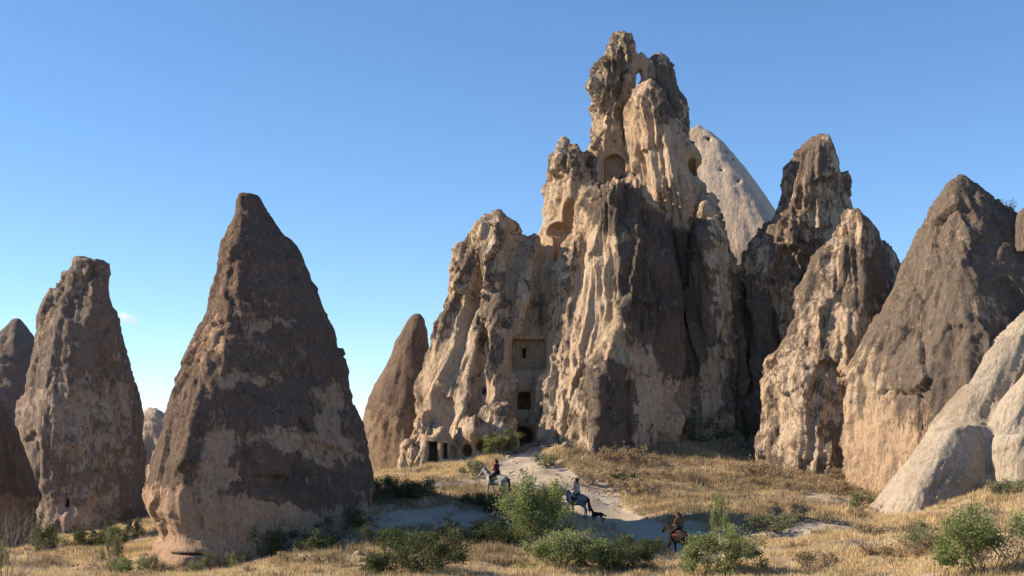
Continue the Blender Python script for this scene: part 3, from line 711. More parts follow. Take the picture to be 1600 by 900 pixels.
def d_gold(x, y, px, py, P):
    d = 1 - paleat(x, y) * 1.15
    d = d * (0.10 + 0.9 * sstep(-.16, .12, fbm(P * .35 + 9, 5)))
    shade = ((px > 470) & (px < 860) & (y > 62) & (y < 84))
    reg = ((px > 900) & (px < 1330) & (py < 772) & (y > 80))
    d = np.where(reg, d * .4, d)
    return np.clip(np.where(shade, d * .5, d), 0, 1)
g1 = scatter(190000, (-42, 46), (46, 108), d_gold)
g1[:, 2] = np.clip(.8 + .9 * fbm(g1[:, :3] * np.array([.3, .3, 0]), 4), .35, 1.5)
tufts('dry_grass', g1, M_GOLD, 7, .36, .22, .035, rg, kind='stuff', label='golden dry grass covering the valley floor', category='grass')
def d_scrub(x, y, px, py, P):
    d = (1 - paleat(x, y)) * sstep(-.05, .25, fbm(P * .25 + 33, 4)) * .55
    reg = ((px > 880) & (px < 1340) & (py < 775)) | ((px > 930) & (px < 1250) & (py > 755) & (py < 830))
    d = np.where(reg & (y > 70), np.clip((1 - pathd_mask(x, y)) * (.35 + .65 * sstep(-.3, .2, fbm(P * .5 + 3, 3))), 0, 1), d)
    sh = (px > 470) & (px < 880) & (y > 62) & (y < 86)
    d = np.where(sh, (1 - paleat(x, y)) * .9, d)
    return d
def pathd_mask(x, y): return 1 - sstep(-0.3, 0.45, pathd(x, y))
g2 = scatter(80000, (-42, 46), (46, 108), d_scrub)
g2[:, 2] = np.clip(.8 + 1.3 * fbm(g2 * np.array([.45, .45, 0]) + 5, 3), .4, 1.9)
tufts('dry_weeds', g2, M_SCRUB, 12, .42, .42, .05, rg, kind='stuff', label='brown dry weeds tangled over the slopes', category='weeds')
def d_green(x, y, px, py, P): return (1 - pathd_mask(x, y)) * sstep(.12, .4, fbm(P * .3 + 61, 4)) * .5
g3 = scatter(22000, (-42, 46), (46, 104), d_green)
tufts('green_weeds', g3, M_LEAFG, 14, .26, .4, .06, rg, kind='stuff', label='low grey-green weeds among the dry grass', category='weeds')
# stones
def stone_mesh(seed):
    r = np.random.default_rng(seed)
    import bmesh
    bm = bmesh.new(); bmesh.ops.create_icosphere(bm, subdivisions=3, radius=1)
    V = np.array([v.co[:] for v in bm.verts]); Fc = np.array([[l.index for l in f.verts] for f in bm.faces]); bm.free()
    V = V * (1 + .55 * fbm(V * .9 + seed * 7, 3) + .12 * fbm(V * 3 + seed, 2))[:, None] * np.array([1, .8, .6])
    me = mesh_np('stone', V, Fc, M_PALE, True)
    attr(me, 'patina', .25 + .3 * fbm(V + seed, 2)); attr(me, 'warm', .4 + 0 * V[:, 0])
    return me
SM = [stone_mesh(i) for i in range(5)]
STN = [(1090,204,None,None,None)]
for i, (px, py, s, lab) in enumerate([
    (862, 693, .55, 'pale block at the foot of the cliff where the path reaches it'), (884, 697, .42, 'pale boulder just right of the block at the cliff foot'),
    (848, 701, .3, 'small pale stone beside the path under the cliff caves'), (1238, 793, .3, 'small stone on the slope below the double spire'),
    (1178, 739, .25, 'grey stone among brown weeds below the cliff'), (1000, 672, .4, 'weathered block against the base of the dark buttress'),
    (560, 868, .35, 'stone in the shade right of the tallest cone'), (1140, 848, .2, 'small stone on the path behind the brown horse'),
    (700, 733, .3, 'pale stone in the golden grass below the rock doorway'), (650, 738, .35, 'rounded stone at the left end of the golden grass slope'),
    (1370, 800, .3, 'stone at the lower tip of the pale ridge'), (1440, 842, .5, 'flat pale stone on the bare crust at the lower right'),
    (830, 757, .2, 'small stone on the bare ground behind the grey-white horse')]):
    x, y, z = hit(px, py)
    o = link('stone', SM[i % 5], None, label=lab, category='stone', group='loose stones'); o.location = (x, y, z + s * .15); o.scale = (s, s, s); o.rotation_euler = (0, 0, i * 1.3)
gs = scatter(5000, (-40, 44), (48, 104), lambda x, y, px, py, P: .25 + .6 * paleat(x, y))
nb = len(gs); b0 = np.array([v.co[:] for v in SM[0].vertices])
import bmesh as _bm
bm = _bm.new(); _bm.ops.create_icosphere(bm, subdivisions=1, radius=1); iv = np.array([v.co[:] for v in bm.verts]); fi = np.array([[l.index for l in f.verts] for f in bm.faces]); bm.free()
sz = rg.gamma(2, .022, nb)[:, None, None] + .02
Vs = (iv[None] * (1 + rg.uniform(-.3, .3, (nb, len(iv), 1))) * sz * np.array([1, 1, .6]) + np.stack([gs[:, 0], gs[:, 1], ground(gs[:, 0], gs[:, 1])], 1)[:, None]).reshape(-1, 3)
me = mesh_np('gravel', Vs, (fi[None] + np.arange(nb)[:, None, None] * len(iv)).reshape(-1, 3), M_PALE, True); attr(me, 'patina', np.repeat(rg.uniform(0, .6, nb), len(iv))); attr(me, 'warm', np.zeros(len(Vs)) + .4)
ft = np.concatenate(FOOT); n_ = 7000; ft = ft[rg.integers(0, len(ft), n_)] + rg.normal(0, .5, (n_, 2)) * rg.uniform(.3, 1.6, (n_, 1)) + np.array([0, -.35])
sz = (rg.gamma(1.3, .05, n_) + .02)[:, None, None]
Vr = (iv[None] * (1 + rg.uniform(-.35, .35, (n_, len(iv), 1))) * sz * np.array([1, 1, .65]) + np.stack([ft[:, 0], ft[:, 1], ground(ft[:, 0], ft[:, 1])], 1)[:, None]).reshape(-1, 3)
mr_ = mesh_np('scree', Vr, (fi[None] + np.arange(n_)[:, None, None] * len(iv)).reshape(-1, 3), M_PALE, False); attr(mr_, 'patina', np.repeat(rg.uniform(0, .8, n_), len(iv))); attr(mr_, 'warm', np.repeat(rg.uniform(0, 1, n_), len(iv)))
link('scree', mr_, None, kind='stuff', label='broken stones fallen round the feet of the rocks', category='rubble')
link('gravel', me, None, kind='stuff', label='small loose pale gravel lying over the ground', category='gravel')

# ------------------------------------------------------------------ shrubs
m = NT('bark'); v = m.obj(); m.color(m.mix(m.noise(v, 12, 4), (.13, .10, .075), (.24, .19, .14))); M_BARK = m.m
m = NT('dead_twigs'); v = m.obj(); m.color(m.mix(m.noise(v, 12, 4), (.20, .15, .12), (.34, .27, .22))); M_TWIG = m.m
def tubes(segs, sides=4):
    V = []; Q = []
    for a, b, ra, rb in segs:
        d = b - a; d = d / max(np.linalg.norm(d), 1e-6)
        u = np.cross(d, [0, 0, 1.0]) if abs(d[2]) < .9 else np.cross(d, [1.0, 0, 0]); u /= np.linalg.norm(u); w_ = np.cross(d, u)
        s = len(V)
        for c, r in ((a, ra), (b, rb)):
            for k in range(sides):
                t = 6.283 * k / sides; V.append(c + (u * math.cos(t) + w_ * math.sin(t)) * r)
        for k in range(sides): Q.append((s + k, s + (k + 1) % sides, s + sides + (k + 1) % sides, s + sides + k))
    return np.array(V), np.array(Q)
def shrub_data(seed, wd, ht, nst, leaves, lsize, upright=.5, clump=.16, rad=.035):
    r = np.random.default_rng(seed)
    segs = []; tips = []
    def grow(p, d, L, rad, dep):
        q = p + d * L
        segs.append((p, q, rad, rad * .6))
        if dep == 0: tips.append((q, d)); return
        tips.append((q, d))
        for _ in range(r.integers(2, 4)):
            nd = d + r.normal(0, .42, 3); nd[2] += .12 * upright; nd /= np.linalg.norm(nd)
            grow(q, nd, L * r.uniform(.6, .85), rad * .6, dep - 1)
    for s in range(nst):
        a = r.uniform(0, 6.283); o = r.uniform(0, 1) ** .6
        d = np.array([math.cos(a) * o * (1 - .35 * upright) * 1.1, math.sin(a) * o * (1 - .35 * upright) * 1.1, .45 + .7 * upright]); d /= np.linalg.norm(d)
        grow(np.array([math.cos(a) * .12 * wd * o, math.sin(a) * .12 * wd * o, -.1]), d, ht * r.uniform(.26, .42), rad, 3)
    T = np.array([t[0] for t in tips])
    lo = np.percentile(T, 1, 0); hi = np.percentile(T, 99, 0)
    sx = wd / max(hi[0] - lo[0], .1); sy = wd * .9 / max(hi[1] - lo[1], .1); sz = ht * .92 / max(hi[2], .1)
    S = np.array([sx, sy, sz]); T = T * S - np.array([(hi[0] + lo[0]) / 2 * sx, (hi[1] + lo[1]) / 2 * sy, 0])
    sh = np.array([(hi[0] + lo[0]) / 2 * sx, (hi[1] + lo[1]) / 2 * sy, 0])
    segs = [(a * S - sh, b * S - sh, ra, rb) for a, b, ra, rb in segs]
    # leaves in clumps around tips, some clumps denser
    wgt = r.uniform(0, 1, len(T)) ** 2.6; wgt /= wgt.sum()
    c = r.choice(len(T), leaves, p=wgt)
    base = T[c] + r.normal(0, 1, (leaves, 3)) * clump * min(wd, ht) * np.array([.8, .8, .7]) * r.uniform(.3, 1, (leaves, 1))
    base[:, 2] = np.maximum(base[:, 2], r.uniform(0.02, .25, leaves) * ht * .6)
    az = r.uniform(0, 6.283, leaves); el = r.uniform(-.3, 1.2, leaves)
    d = np.stack([np.cos(az) * np.cos(el), np.sin(az) * np.cos(el), np.sin(el)], 1)
    w_ = np.cross(d, r.normal(0, 1, (leaves, 3))); w_ /= np.linalg.norm(w_, axis=1)[:, None]
    L = lsize * r.uniform(.6, 1.3, (leaves, 1))
    q = np.stack([base, base + d * L * .5 + w_ * L * .2, base + d * L, base + d * L * .5 - w_ * L * .2], 1).reshape(-1, 3)
    tint = np.clip(np.repeat(r.uniform(0, 1, len(T))[c] * .65 + r.uniform(0, .2, leaves) + .3 * (base[:, 2] / ht - .4), 4), 0, 1)
    return segs, q, tint
def shrub_meshes(seed, wd, ht, nst, leaves, lsize, mat, upright=.5, clump=.16, twig=None, rad=.035):
    segs, q, tint = shrub_data(seed, wd, ht, nst, leaves, lsize, upright, clump, rad)
    V, Qt = tubes(segs, 3)
    bme = mesh_np('branches', V, Qt, twig or M_BARK)
    fme = None
    if leaves:
        fme = mesh_np('foliage', q, np.arange(len(q)).reshape(-1, 4), mat, True); attr(fme, 'tint', tint)
    return bme, fme
def put_shrub(px, py, wpx, hpx, ms, base, label, cat='shrub', group='shrubs of the valley floor', name='shrub', rz=0):
    """base = (wd, ht) the meshes were made for"""
    x, y, z = hit(px, py)
    e = empty(name, (x, y, z - .05), label, cat, group, rz)
    k = y / F * 1.22
    e.scale = (wpx * k / base[0], wpx * k / base[0], hpx * k / base[1])
    link('branches', ms[0], e)
    if ms[1]: link('foliage', ms[1], e)
    return e
V_A = shrub_meshes(1, 2.0, 1.2, 9, 4200, .10, M_LEAFD, .35); V_B = shrub_meshes(2, 1.6, 1.2, 8, 3200, .09, M_LEAF, .6)
V_C = shrub_meshes(3, 1.4, .8, 9, 2200, .08, M_LEAFG, .35); V_D = shrub_meshes(4, 2.2, 1.1, 12, 5200, .09, M_LEAFD, .25, .2)
big1 = shrub_meshes(11, 3.6, 3.4, 9, 15000, .13, M_LEAF, .55, .10)
put_shrub(834, 864, 96, 100, big1, (3.6, 3.4), 'tall bright green willow-like bush in the middle foreground, highest of all', 'bush', name='bush')
big2 = shrub_meshes(12, 3.4, 2.0, 12, 12000, .12, M_LEAF, .4, .12)
put_shrub(880, 890, 104, 52, big2, (3.4, 2.0), 'broad green bush right against the foot of the tallest green bush', 'bush', name='bush')
put_shrub(960, 892, 92, 46, shrub_meshes(13, 3.2, 1.8, 12, 8000, .11, M_LEAFD, .4, .13), (3.2, 1.8), 'dark green bush below the black dog and right of the broad green bush', 'bush', name='bush')
put_shrub(1008, 864, 52, 22, V_D, (2.2, 1.1), 'low rounded very dark bush on the path edge between the two lower riders')
put_shrub(1136, 898, 92, 62, shrub_meshes(14, 3.0, 2.3, 10, 10000, .12, M_LEAF, .6, .10), (3.0, 2.3), 'pale green bush hiding the path right of the rider on the brown horse', 'bush', name='bush')
put_shrub(1095, 905, 64, 42, V_B, (1.6, 1.2), 'small light green bush at the bottom edge below the brown horse', rz=1)
put_shrub(1126, 850, 26, 64, V_B, (1.6, 1.2), 'thin upright green shoots rising behind the pale green bush', rz=2)
put_shrub(666, 895, 104, 56, shrub_meshes(15, 3.2, 1.8, 12, 9000, .11, M_LEAFD, .35, .13), (3.2, 1.8), 'dark green bush at the bottom edge left of centre', 'bush', name='bush')
put_shrub(600, 897, 66, 40, V_A, (2.0, 1.2), 'smaller green bush touching the left side of the dark green bush', rz=1)
put_shrub(785, 708, 42, 33, shrub_meshes(16, 2.4, 2.0, 6, 6500, .12, M_LEAF, .7, .10), (2.4, 2.0), 'round green tree-like bush before the large dark cave at the cliff foot', 'bush', name='bush')
put_shrub(737, 743, 34, 22, V_C, (1.4, .8), 'grey-green shrub in front of the rider in the dark red top')
put_shrub(857, 727, 36, 18, V_C, (1.4, .8), 'low grey-green shrub beside the upper end of the path', rz=2)
put_shrub(773, 712, 26, 10, V_C, (1.4, .8), 'small low green plant under the round tree-like bush', rz=1)
put_shrub(742, 790, 44, 18, V_D, (2.2, 1.1), 'dark shrub on the shaded bank under the grey-white horse', rz=1)
put_shrub(600, 772, 44, 24, V_D, (2.2, 1.1), 'dark shrub at the shadow edge right of the tallest cone', rz=2)
put_shrub(560, 800, 60, 26, V_D, (2.2, 1.1), 'dark shrub in the deep shade against the tallest cone', rz=3)
for i_, (sx_, sy_, sw_, sh_, sl_) in enumerate([(640, 778, 70, 26, 'dark low shrub on the shaded bank, second right of the tallest cone'), 
    (790, 800, 60, 34, 'dark shrub behind the left side of the tallest green bush'), (530, 832, 70, 34, 'dark shrub lowest in the shade beside the tallest cone'), (720, 842, 70, 26, 'dark shrub in the shade above the dark green bush'),
    (775, 850, 60, 30, 'dark shrub in the shade left of the tallest green bush'), (465, 845, 70, 34, 'dark shrub against the right front of the tallest cone'), (600, 850, 60, 24, 'low dark shrub above the smaller green bush')]):
    put_shrub(sx_, sy_, sw_, sh_, (V_D, V_A)[i_ % 2], ((2.2, 1.1), (2.0, 1.2))[i_ % 2], sl_, rz=i_ * 1.1)
put_shrub(500, 862, 60, 30, V_A, (2.0, 1.2), 'dark shrub in the shade near the right foot of the tallest cone', rz=4)
put_shrub(415, 872, 56, 40, V_D, (2.2, 1.1), 'dark bush against the front foot of the tallest cone', rz=1)
put_shrub(372, 887, 30, 22, V_C, (1.4, .8), 'small light shrub in front of the tallest cone', rz=2)
put_shrub(328, 890, 30, 24, V_B, (1.6, 1.2), 'yellow-green shrub at the slab under the tallest cone', rz=3)
put_shrub(300, 897, 26, 18, V_C, (1.4, .8), 'tiny shrub at the left front corner of the tallest cone')
put_shrub(150, 857, 56, 36, V_A, (2.0, 1.2), 'rounded dark green bush left of the pair, below the square-topped cone')
put_shrub(178, 855, 38, 28, V_D, (2.2, 1.1), 'second rounded bush joined to the dark green one below the square-topped cone', rz=2)
put_shrub(69, 864, 32, 52, V_A, (2.0, 1.2), 'narrow dark green bush beside the reddish rock on the left', rz=4)
put_shrub(90, 858, 30, 20, V_B, (1.6, 1.2), 'light green shrub right of the narrow dark bush', rz=1)
put_shrub(176, 884, 28, 46, V_C, (1.4, .8), 'grey-green upright shrub in the shaded hollow at the lower left', rz=1)
put_shrub(186, 899, 34, 24, V_B, (1.6, 1.2), 'bright green shrub at the bottom edge at the lower left', rz=5)
put_shrub(215, 840, 24, 26, V_C, (1.4, .8), 'thin shrub on the sunlit grass left of the tallest cone', rz=3)
put_shrub(235, 892, 34, 22, V_C, (1.4, .8), 'low grey shrub left of the slab under the tallest cone', rz=4)
put_shrub(1548, 897, 130, 92, shrub_meshes(17, 3.6, 2.6, 11, 12000, .12, M_LEAF, .55, .11), (3.6, 2.6), 'large green bush at the lower right corner', 'bush', name='bush')
put_shrub(1470, 862, 90, 44, shrub_meshes(18, 3.0, 1.6, 12, 5000, .10, M_LEAFG, .35, .14), (3.0, 1.6), 'sparse dark grey-green bush left of the large bush in the corner', 'bush', name='bush')
put_shrub(1350, 796, 40, 26, V_C, (1.4, .8), 'grey-green shrub between the broad cone and the pale ridge', rz=1)
put_shrub(1215, 828, 70, 22, V_C, (1.4, .8), 'brownish tangled bush right of the pale green bush', rz=2)
put_shrub(1565, 775, 50, 24, V_C, (1.4, .8), 'dry shrub at the foot of the rounded pale block', rz=5)
put_shrub(1148, 690, 60, 26, V_C, (1.4, .8), 'brown-green scrub bush at the foot of the dark right wall', rz=1)
put_shrub(1100, 688, 70, 34, V_C, (1.4, .8), 'dusty scrub bush heaped against the dark cliff base', rz=3)
put_shrub(975, 752, 40, 16, V_A, (2.0, 1.2), 'low dark shrub beside the narrow upper path', rz=3)
dry1 = shrub_meshes(31, 1.8, .7, 10, 1500, .10, M_SCRUB, .2, .2, M_TWIG); dry2 = shrub_meshes(32, 1.3, .6, 8, 900, .09, M_SCRUB, .4, .2, M_TWIG)
rs = np.random.default_rng(44)
for i_ in range(46):
    a_, b_ = (rs.uniform(900, 1320), rs.uniform(700, 772)) if i_ < 22 else ((rs.uniform(1180, 1600), rs.uniform(785, 890)) if i_ < 36 else (rs.uniform(60, 780), rs.uniform(878, 897)))
    ms_ = (dry1, dry2)[i_ % 2]; w0 = rs.uniform(24, 60)
    put_shrub(a_, b_, w0, w0 * rs.uniform(.3, .45), ms_, ((1.8, .7), (1.3, .6))[i_ % 2], ('low brown dried bush on the slope between the cliff and the narrow upper path', 'low brown dried bush in the grass of the lower right slope', 'low brown dried bush in the foreground grass left of centre')[0 if i_ < 22 else (1 if i_ < 36 else 2)], 'dry bush', 'dried bushes on the slopes', 'dry_bush', i_ * 1.7)
# twiggy shrub on the shoulder of the broad cone
tw = shrub_meshes(21, 2.4, 1.5, 7, 500, .12, M_LEAFD, .4, .1, M_BARK)
e = empty('shrub', at(1566, 338, 96), 'dark twiggy shrub against the sky on the broad cone', 'shrub', 'shrubs of the valley floor')
link('branches', tw[0], e); link('foliage', tw[1], e)
# bare dead bush lower left
dead = shrub_meshes(23, 4.0, 3.2, 26, 0, .1, None, .5, .1, M_TWIG, .014)
put_shrub(10, 905, 150, 100, dead, (4.0, 3.2), 'leafless grey-brown bush with bare twigs at the lower left corner', 'bush', name='bush')
put_shrub(4, 893, 18, 40, V_B, (1.6, 1.2), 'bright green sprig at the left edge before the bare twigs', rz=1)
put_shrub(1590, 880, 110, 110, shrub_meshes(24, 3.0, 2.4, 16, 0, .1, None, .6, .1, M_TWIG, .014), (3.0, 2.4), 'bare reddish twigs sticking out of the corner bush on the right')

# ------------------------------------------------------------------ animals and people: capsule skeletons merged into one skin
def blob(caps, h, k=0.03):
    C = [(np.array(a, float), np.array(b, float), ra, rb) for a, b, ra, rb in caps]
    lo = np.min([np.minimum(a, b) - max(ra, rb) for a, b, ra, rb in C], 0) - 2.5 * h
    hi = np.max([np.maximum(a, b) + max(ra, rb) for a, b, ra, rb in C], 0) + 2.5 * h
    n = np.ceil((hi - lo) / h).astype(int) + 1
    G = np.full(n, 1.0, np.float32)
    for a, b, ra, rb in C:
        R_ = max(ra, rb) + k + 3 * h
        i0 = np.clip(((np.minimum(a, b) - R_ - lo) / h).astype(int), 0, n); i1 = np.clip(np.ceil((np.maximum(a, b) + R_ - lo) / h).astype(int) + 1, 0, n)
        X = (lo[0] + np.arange(i0[0], i1[0]) * h)[:, None, None]; Y = (lo[1] + np.arange(i0[1], i1[1]) * h)[None, :, None]; Z = (lo[2] + np.arange(i0[2], i1[2]) * h)[None, None, :]
        d = b - a; dd = max(d @ d, 1e-9)
        t = np.clip(((X - a[0]) * d[0] + (Y - a[1]) * d[1] + (Z - a[2]) * d[2]) / dd, 0, 1)
        s = np.sqrt((X - a[0] - t * d[0]) ** 2 + (Y - a[1] - t * d[1]) ** 2 + (Z - a[2] - t * d[2]) ** 2) - (ra + (rb - ra) * t)
        sl = tuple(slice(p, q) for p, q in zip(i0, i1))
        G[sl] = smin(G[sl], s.astype(np.float32), k)
    return surface_nets(G, lo, h)
def skin(name, caps, h, mat, parent, k=.03, off=(0, 0, 0)):
    V, Q = blob(caps, h, k)
    return link(name, mesh_np(name, V - np.array(off), Q, mat), parent)
def plain(name, c, c2=None, rough=.8, sc=14):
    m = NT(name); m.b.inputs['Roughness'].default_value = rough
    m.color(m.mix(m.mr(m.noise(m.obj(), sc, 4), .35, .65), c, c2 or tuple(x * .7 for x in c))); return m.m
def horse(name, loc, yaw, coat, mane, label, legs, blanket, head=0.0):
    e = empty(name, loc, label, 'horse', 'riders\' horses', yaw)
    c = [((-.42, 0, 1.13), (.38, 0, 1.10), .29, .285), ((-.3, 0, 1.02), (.25, 0, 1.0), .25, .25), ((.38, 0, 1.12), (.62, 0, 1.14), .27, .19), ((-.42, .05, 1.17), (-.68, .05, 1.14), .27, .20), ((-.42, -.05, 1.17), (-.68, -.05, 1.14), .27, .20),
         ((.35, 0, 1.3), (.5, 0, 1.32), .12, .1), ((.52, 0, 1.22), (.78, 0, 1.5), .2, .145), ((.78, 0, 1.5), (.96 , 0, 1.74 + head), .145, .10),
         ((.96, 0, 1.75 + head), (1.06, 0, 1.70 + head), .115, .12), ((1.06, 0, 1.70 + head), (1.32, 0, 1.42 + head), .11, .068), ((1.32, 0, 1.42 + head), (1.38, 0, 1.35 + head), .07, .06), ((1.0, 0, 1.62 + head), (1.1, 0, 1.56 + head), .09, .08)]
    for s in (1, -1): c.append(((.97, s * .055, 1.84 + head), (.99, s * .075, 1.955 + head), .033, .010))
    for (s, front, sw) in ((1, True, legs[0]), (-1, True, legs[1]), (1, False, legs[2]), (-1, False, legs[3])):
        y = s * .15
        if front:
            c += [((.46, y * .8, 1.08), (.50, y, .86), .15, .105), ((.50, y, .86), (.52 + sw * .45, y, .53), .09, .052), ((.52 + sw * .45, y, .53), (.50 + sw * .8, y, .16), .044, .034),
                  ((.50 + sw * .8, y, .16), (.54 + sw * .8, y, .07), .040, .045), ((.54 + sw * .8, y, .07), (.55 + sw * .8, y, .045), .058, .062)]
        else:
            c += [((-.58, y * .8, 1.10), (-.50 + sw * .2, y, .84), .20, .13), ((-.50 + sw * .2, y, .84), (-.74 + sw * .6, y, .55), .105, .055), ((-.74 + sw * .6, y, .55), (-.70 + sw * .8, y, .16), .048, .036),
                  ((-.70 + sw * .8, y, .16), (-.66 + sw * .8, y, .07), .042, .046), ((-.66 + sw * .8, y, .07), (-.65 + sw * .8, y, .045), .058, .062)]
    skin('body', c, .022, coat, e, .05)
    skin('mane', [((.46, -.03, 1.42), (.72, -.06, 1.62), .05, .06), ((.72, -.06, 1.62), (.93, -.03, 1.84 + head), .06, .045), ((.6, -.09, 1.42), (.85, -.09, 1.64), .05, .05), ((.95, 0, 1.84 + head), (1.1, 0, 1.74 + head), .035, .02)], .02, mane, e, .04)
    skin('tail', [((-.84, 0, 1.26), (-.96, 0, 1.12), .045, .065), ((-.96, 0, 1.12), (-1.02, 0, .72), .075, .09), ((-1.02, 0, .72), (-1.08, .02, .34), .085, .02)], .02, mane, e, .04)
    sd_ = skin('saddle', [((-.22, 0, 1.44), (.18, 0, 1.42), .07, .07), ((-.26, -.14, 1.42), (-.26, .14, 1.42), .055, .055), ((.2, 0, 1.46), (.22, 0, 1.53), .05, .03), ((-.08, .2, 1.36), (.02, .3, 1.1), .05, .05), ((-.08, -.2, 1.36), (.02, -.3, 1.1), .05, .05)], .02, M_LEATHER, e, .05)
    skin('stirrup', [((.06, .33, 1.1), (.2, .37, .86), .014, .012), ((.14, .37, .79), (.28, .37, .79), .016, .016)], .012, M_LEATHER, sd_, .01)
    skin('stirrup', [((.06, -.33, 1.1), (.2, -.37, .86), .014, .012), ((.14, -.37, .79), (.28, -.37, .79), .016, .016)], .012, M_LEATHER, sd_, .01)
    skin('saddle_blanket', [((-.3, .12, 1.37), (.2, .12, 1.36), .09, .09), ((-.3, -.12, 1.37), (.2, -.12, 1.36), .09, .09), ((-.28, .24, 1.2), (.16, .24, 1.18), .09, .09), ((-.28, -.24, 1.2), (.16, -.24, 1.18), .09, .09)], .022, blanket, e, .06)
    hx = 1.06; hz = 1.70 + head
    skin('bridle', [((1.0, .115, hz + .1), (1.22, .09, hz - .2), .014, .014), ((1.0, -.115, hz + .1), (1.22, -.09, hz - .2), .014, .014), ((1.2, .09, hz - .15), (1.3, 0, hz - .1), .014, .014), ((1.2, -.09, hz - .15), (1.3, 0, hz - .1), .014, .014)], .012, M_LEATHER, e, .01)
    skin('reins', [((1.26, .085, hz - .26), (.85, .16, 1.5), .010, .010), ((.85, .16, 1.5), (.30, .04, 1.72), .010, .010), ((1.26, -.085, hz - .26), (.85, -.16, 1.5), .010, .010), ((.85, -.16, 1.5), (.30, -.04, 1.72), .010, .010)], .01, M_LEATHER, e, .01)
    return e
def rider(loc, yaw, label, M_top, M_trs, M_hair, M_shoe, hair='long', sleeves=True, lean=0.0):
    e = empty('person', (loc[0], loc[1], loc[2] + 1.5), label, 'person', 'riders on the path', yaw)
    off = (0, 0, 1.5)
    L = lean
    pel = np.array((-.06, 0, 1.60)); che = np.array((-.04 + L, 0, 1.95)); nk = np.array((-.02 + L, 0, 2.12)); hd = np.array((.02 + L * 1.2, 0, 2.27))
    torso = [((-.06, -.07, 1.60), (-.06, .07, 1.60), .13, .13), (pel, (-.05 + L * .6, 0, 1.80), .13, .115), ((-.05 + L * .6, -.05, 1.82), (-.04 + L, -.07, 1.98), .10, .105), ((-.05 + L * .6, .05, 1.82), (-.04 + L, .07, 1.98), .10, .105), ((-.03 + L, -.14, 2.05), (-.03 + L, .14, 2.05), .065, .065)]
    neck = [(nk - [0, 0, .06], nk + [.01, 0, .06], .055, .05)]
    head = [(hd + [-.02, 0, .03], hd + [.01, 0, .02], .095, .09), (hd + [.02, 0, -.02], hd + [.05, 0, -.07], .075, .05), (hd + [.09, 0, 0], hd + [.115, 0, -.025], .012, .014), (hd + [0, .09, -.01], hd + [0, .095, .01], .016, .018), (hd + [0, -.09, -.01], hd + [0, -.095, .01], .016, .018), (hd + [.085, -.02, -.06], hd + [.085, .02, -.06], .012, .012)]
    arm = []; hand = []; leg = []; shoe = []
    for s in (1, -1):
        sh = np.array((-.03 + L, s * .18, 2.05)); el = np.array((.0 + L, s * .255, 1.78)); wr = np.array((.24, s * .10, 1.70))
        arm += [(sh, el, .052, .040), (el, wr, .040, .026)]
        pm = wr + np.array((.07, -s * .02, .0))
        hand += [(wr, pm, .026, .034)]
        for f in range(4):
            k0 = pm + np.array((.025, 0, .028 - .018 * f)); ln = (.036, .042, .040, .030)[f]
            k1 = k0 + np.array((ln * .7, -s * .015, 0)); k2 = k1 + np.array((-.005, -s * .028, -.004))
            hand += [(k0, k1, .0095, .009), (k1, k2, .009, .0085)]
        hand += [(pm + [-.01, -s * .01, .03], pm + np.array((.035, -s * .035, .045)), .011, .009)]
        hp = np.array((-.05, s * .10, 1.60)); kn = np.array((.30, s * .31, 1.28)); an = np.array((.16, s * .36, .90))
        leg += [(hp, kn, .105, .07), (kn, an, .066, .042)]
        shoe += [(an - [.03, 0, .04], an + np.array((.04, 0, -.07)), .048, .04), (an + np.array((.04, 0, -.07)), an + np.array((.17, 0, -.06)), .04, .032)]
    skin('body', torso + neck + head + arm + hand + leg + shoe, .011, M_SKIN, e, .018, off)
    gro = lambda L_, d: [(a, b, ra + d, rb + d) for a, b, ra, rb in L_]
    skin('top', gro(torso, .014) + (gro(arm, .013) if sleeves else gro([(a, a + (b - a) * .3, ra, ra) for a, b, ra, rb in arm[::2]], .012)), .012, M_top, e, .03, off)
    skin('trousers', gro(leg, .013) + gro(torso[:1], .022), .012, M_trs, e, .04, off)
    for s in (0, 1): skin('shoe', gro(shoe[s * 2:s * 2 + 2], .01), .01, M_shoe, e, .02, off)
    hr = [(hd + [-.03, 0, .05], hd + [-.005, 0, .055], .105, .10), (hd + [-.05, 0, 0], hd + [-.06, 0, -.06], .09, .07)]
    if hair == 'long': hr += [(hd + [-.07, 0, -.05], hd + [-.12, 0, -.30], .075, .045)]
    if hair == 'tied': hr += [(hd + [-.09, 0, .04], hd + [-.17, 0, .0], .035, .045), (hd + [-.15, 0, 0], hd + [-.13, 0, -.2], .045, .03)]
    skin('hair', hr, .011, M_hair, e, .03, off)
    return e
M_LEATHER = plain('dark_leather', (.03, .022, .018)); M_SKIN = plain('skin', (.36, .21, .14), (.32, .18, .12), .6, 5)
M_GREYH = plain('white_grey_coat', (.26, .265, .275), (.17, .175, .185), .7, 6); M_DAPPLE = plain('dark_grey_coat', (.11, .105, .105), (.16, .155, .15), .65, 7)
M_BAY = plain('dark_bay_coat', (.007, .005, .004), (.012, .008, .006), .8, 5); M_BLACK = plain('black_hair', (.012, .011, .011)); M_BROWNH = plain('dark_brown_hair', (.035, .02, .014), (.05, .028, .018))
M_REDTOP = plain('dark_red_cloth', (.09, .012, .018), (.14, .02, .028)); M_DKT = plain('black_cloth', (.015, .015, .02)); M_PINK = plain('pale_pink_cloth', (.46, .33, .28), (.38, .27, .22))
M_LJ = plain('light_grey_denim', (.30, .29, .27), (.22, .215, .20)); M_TAN = plain('brown_ochre_cloth', (.12, .07, .035), (.08, .045, .025)); M_REDB = plain('red_blanket', (.07, .012, .014), (.05, .008, .01))
M_BLUEB = plain('dark_blue_blanket', (.03, .028, .03)); M_TANLEG = plain('tan_fur', (.20, .11, .055))
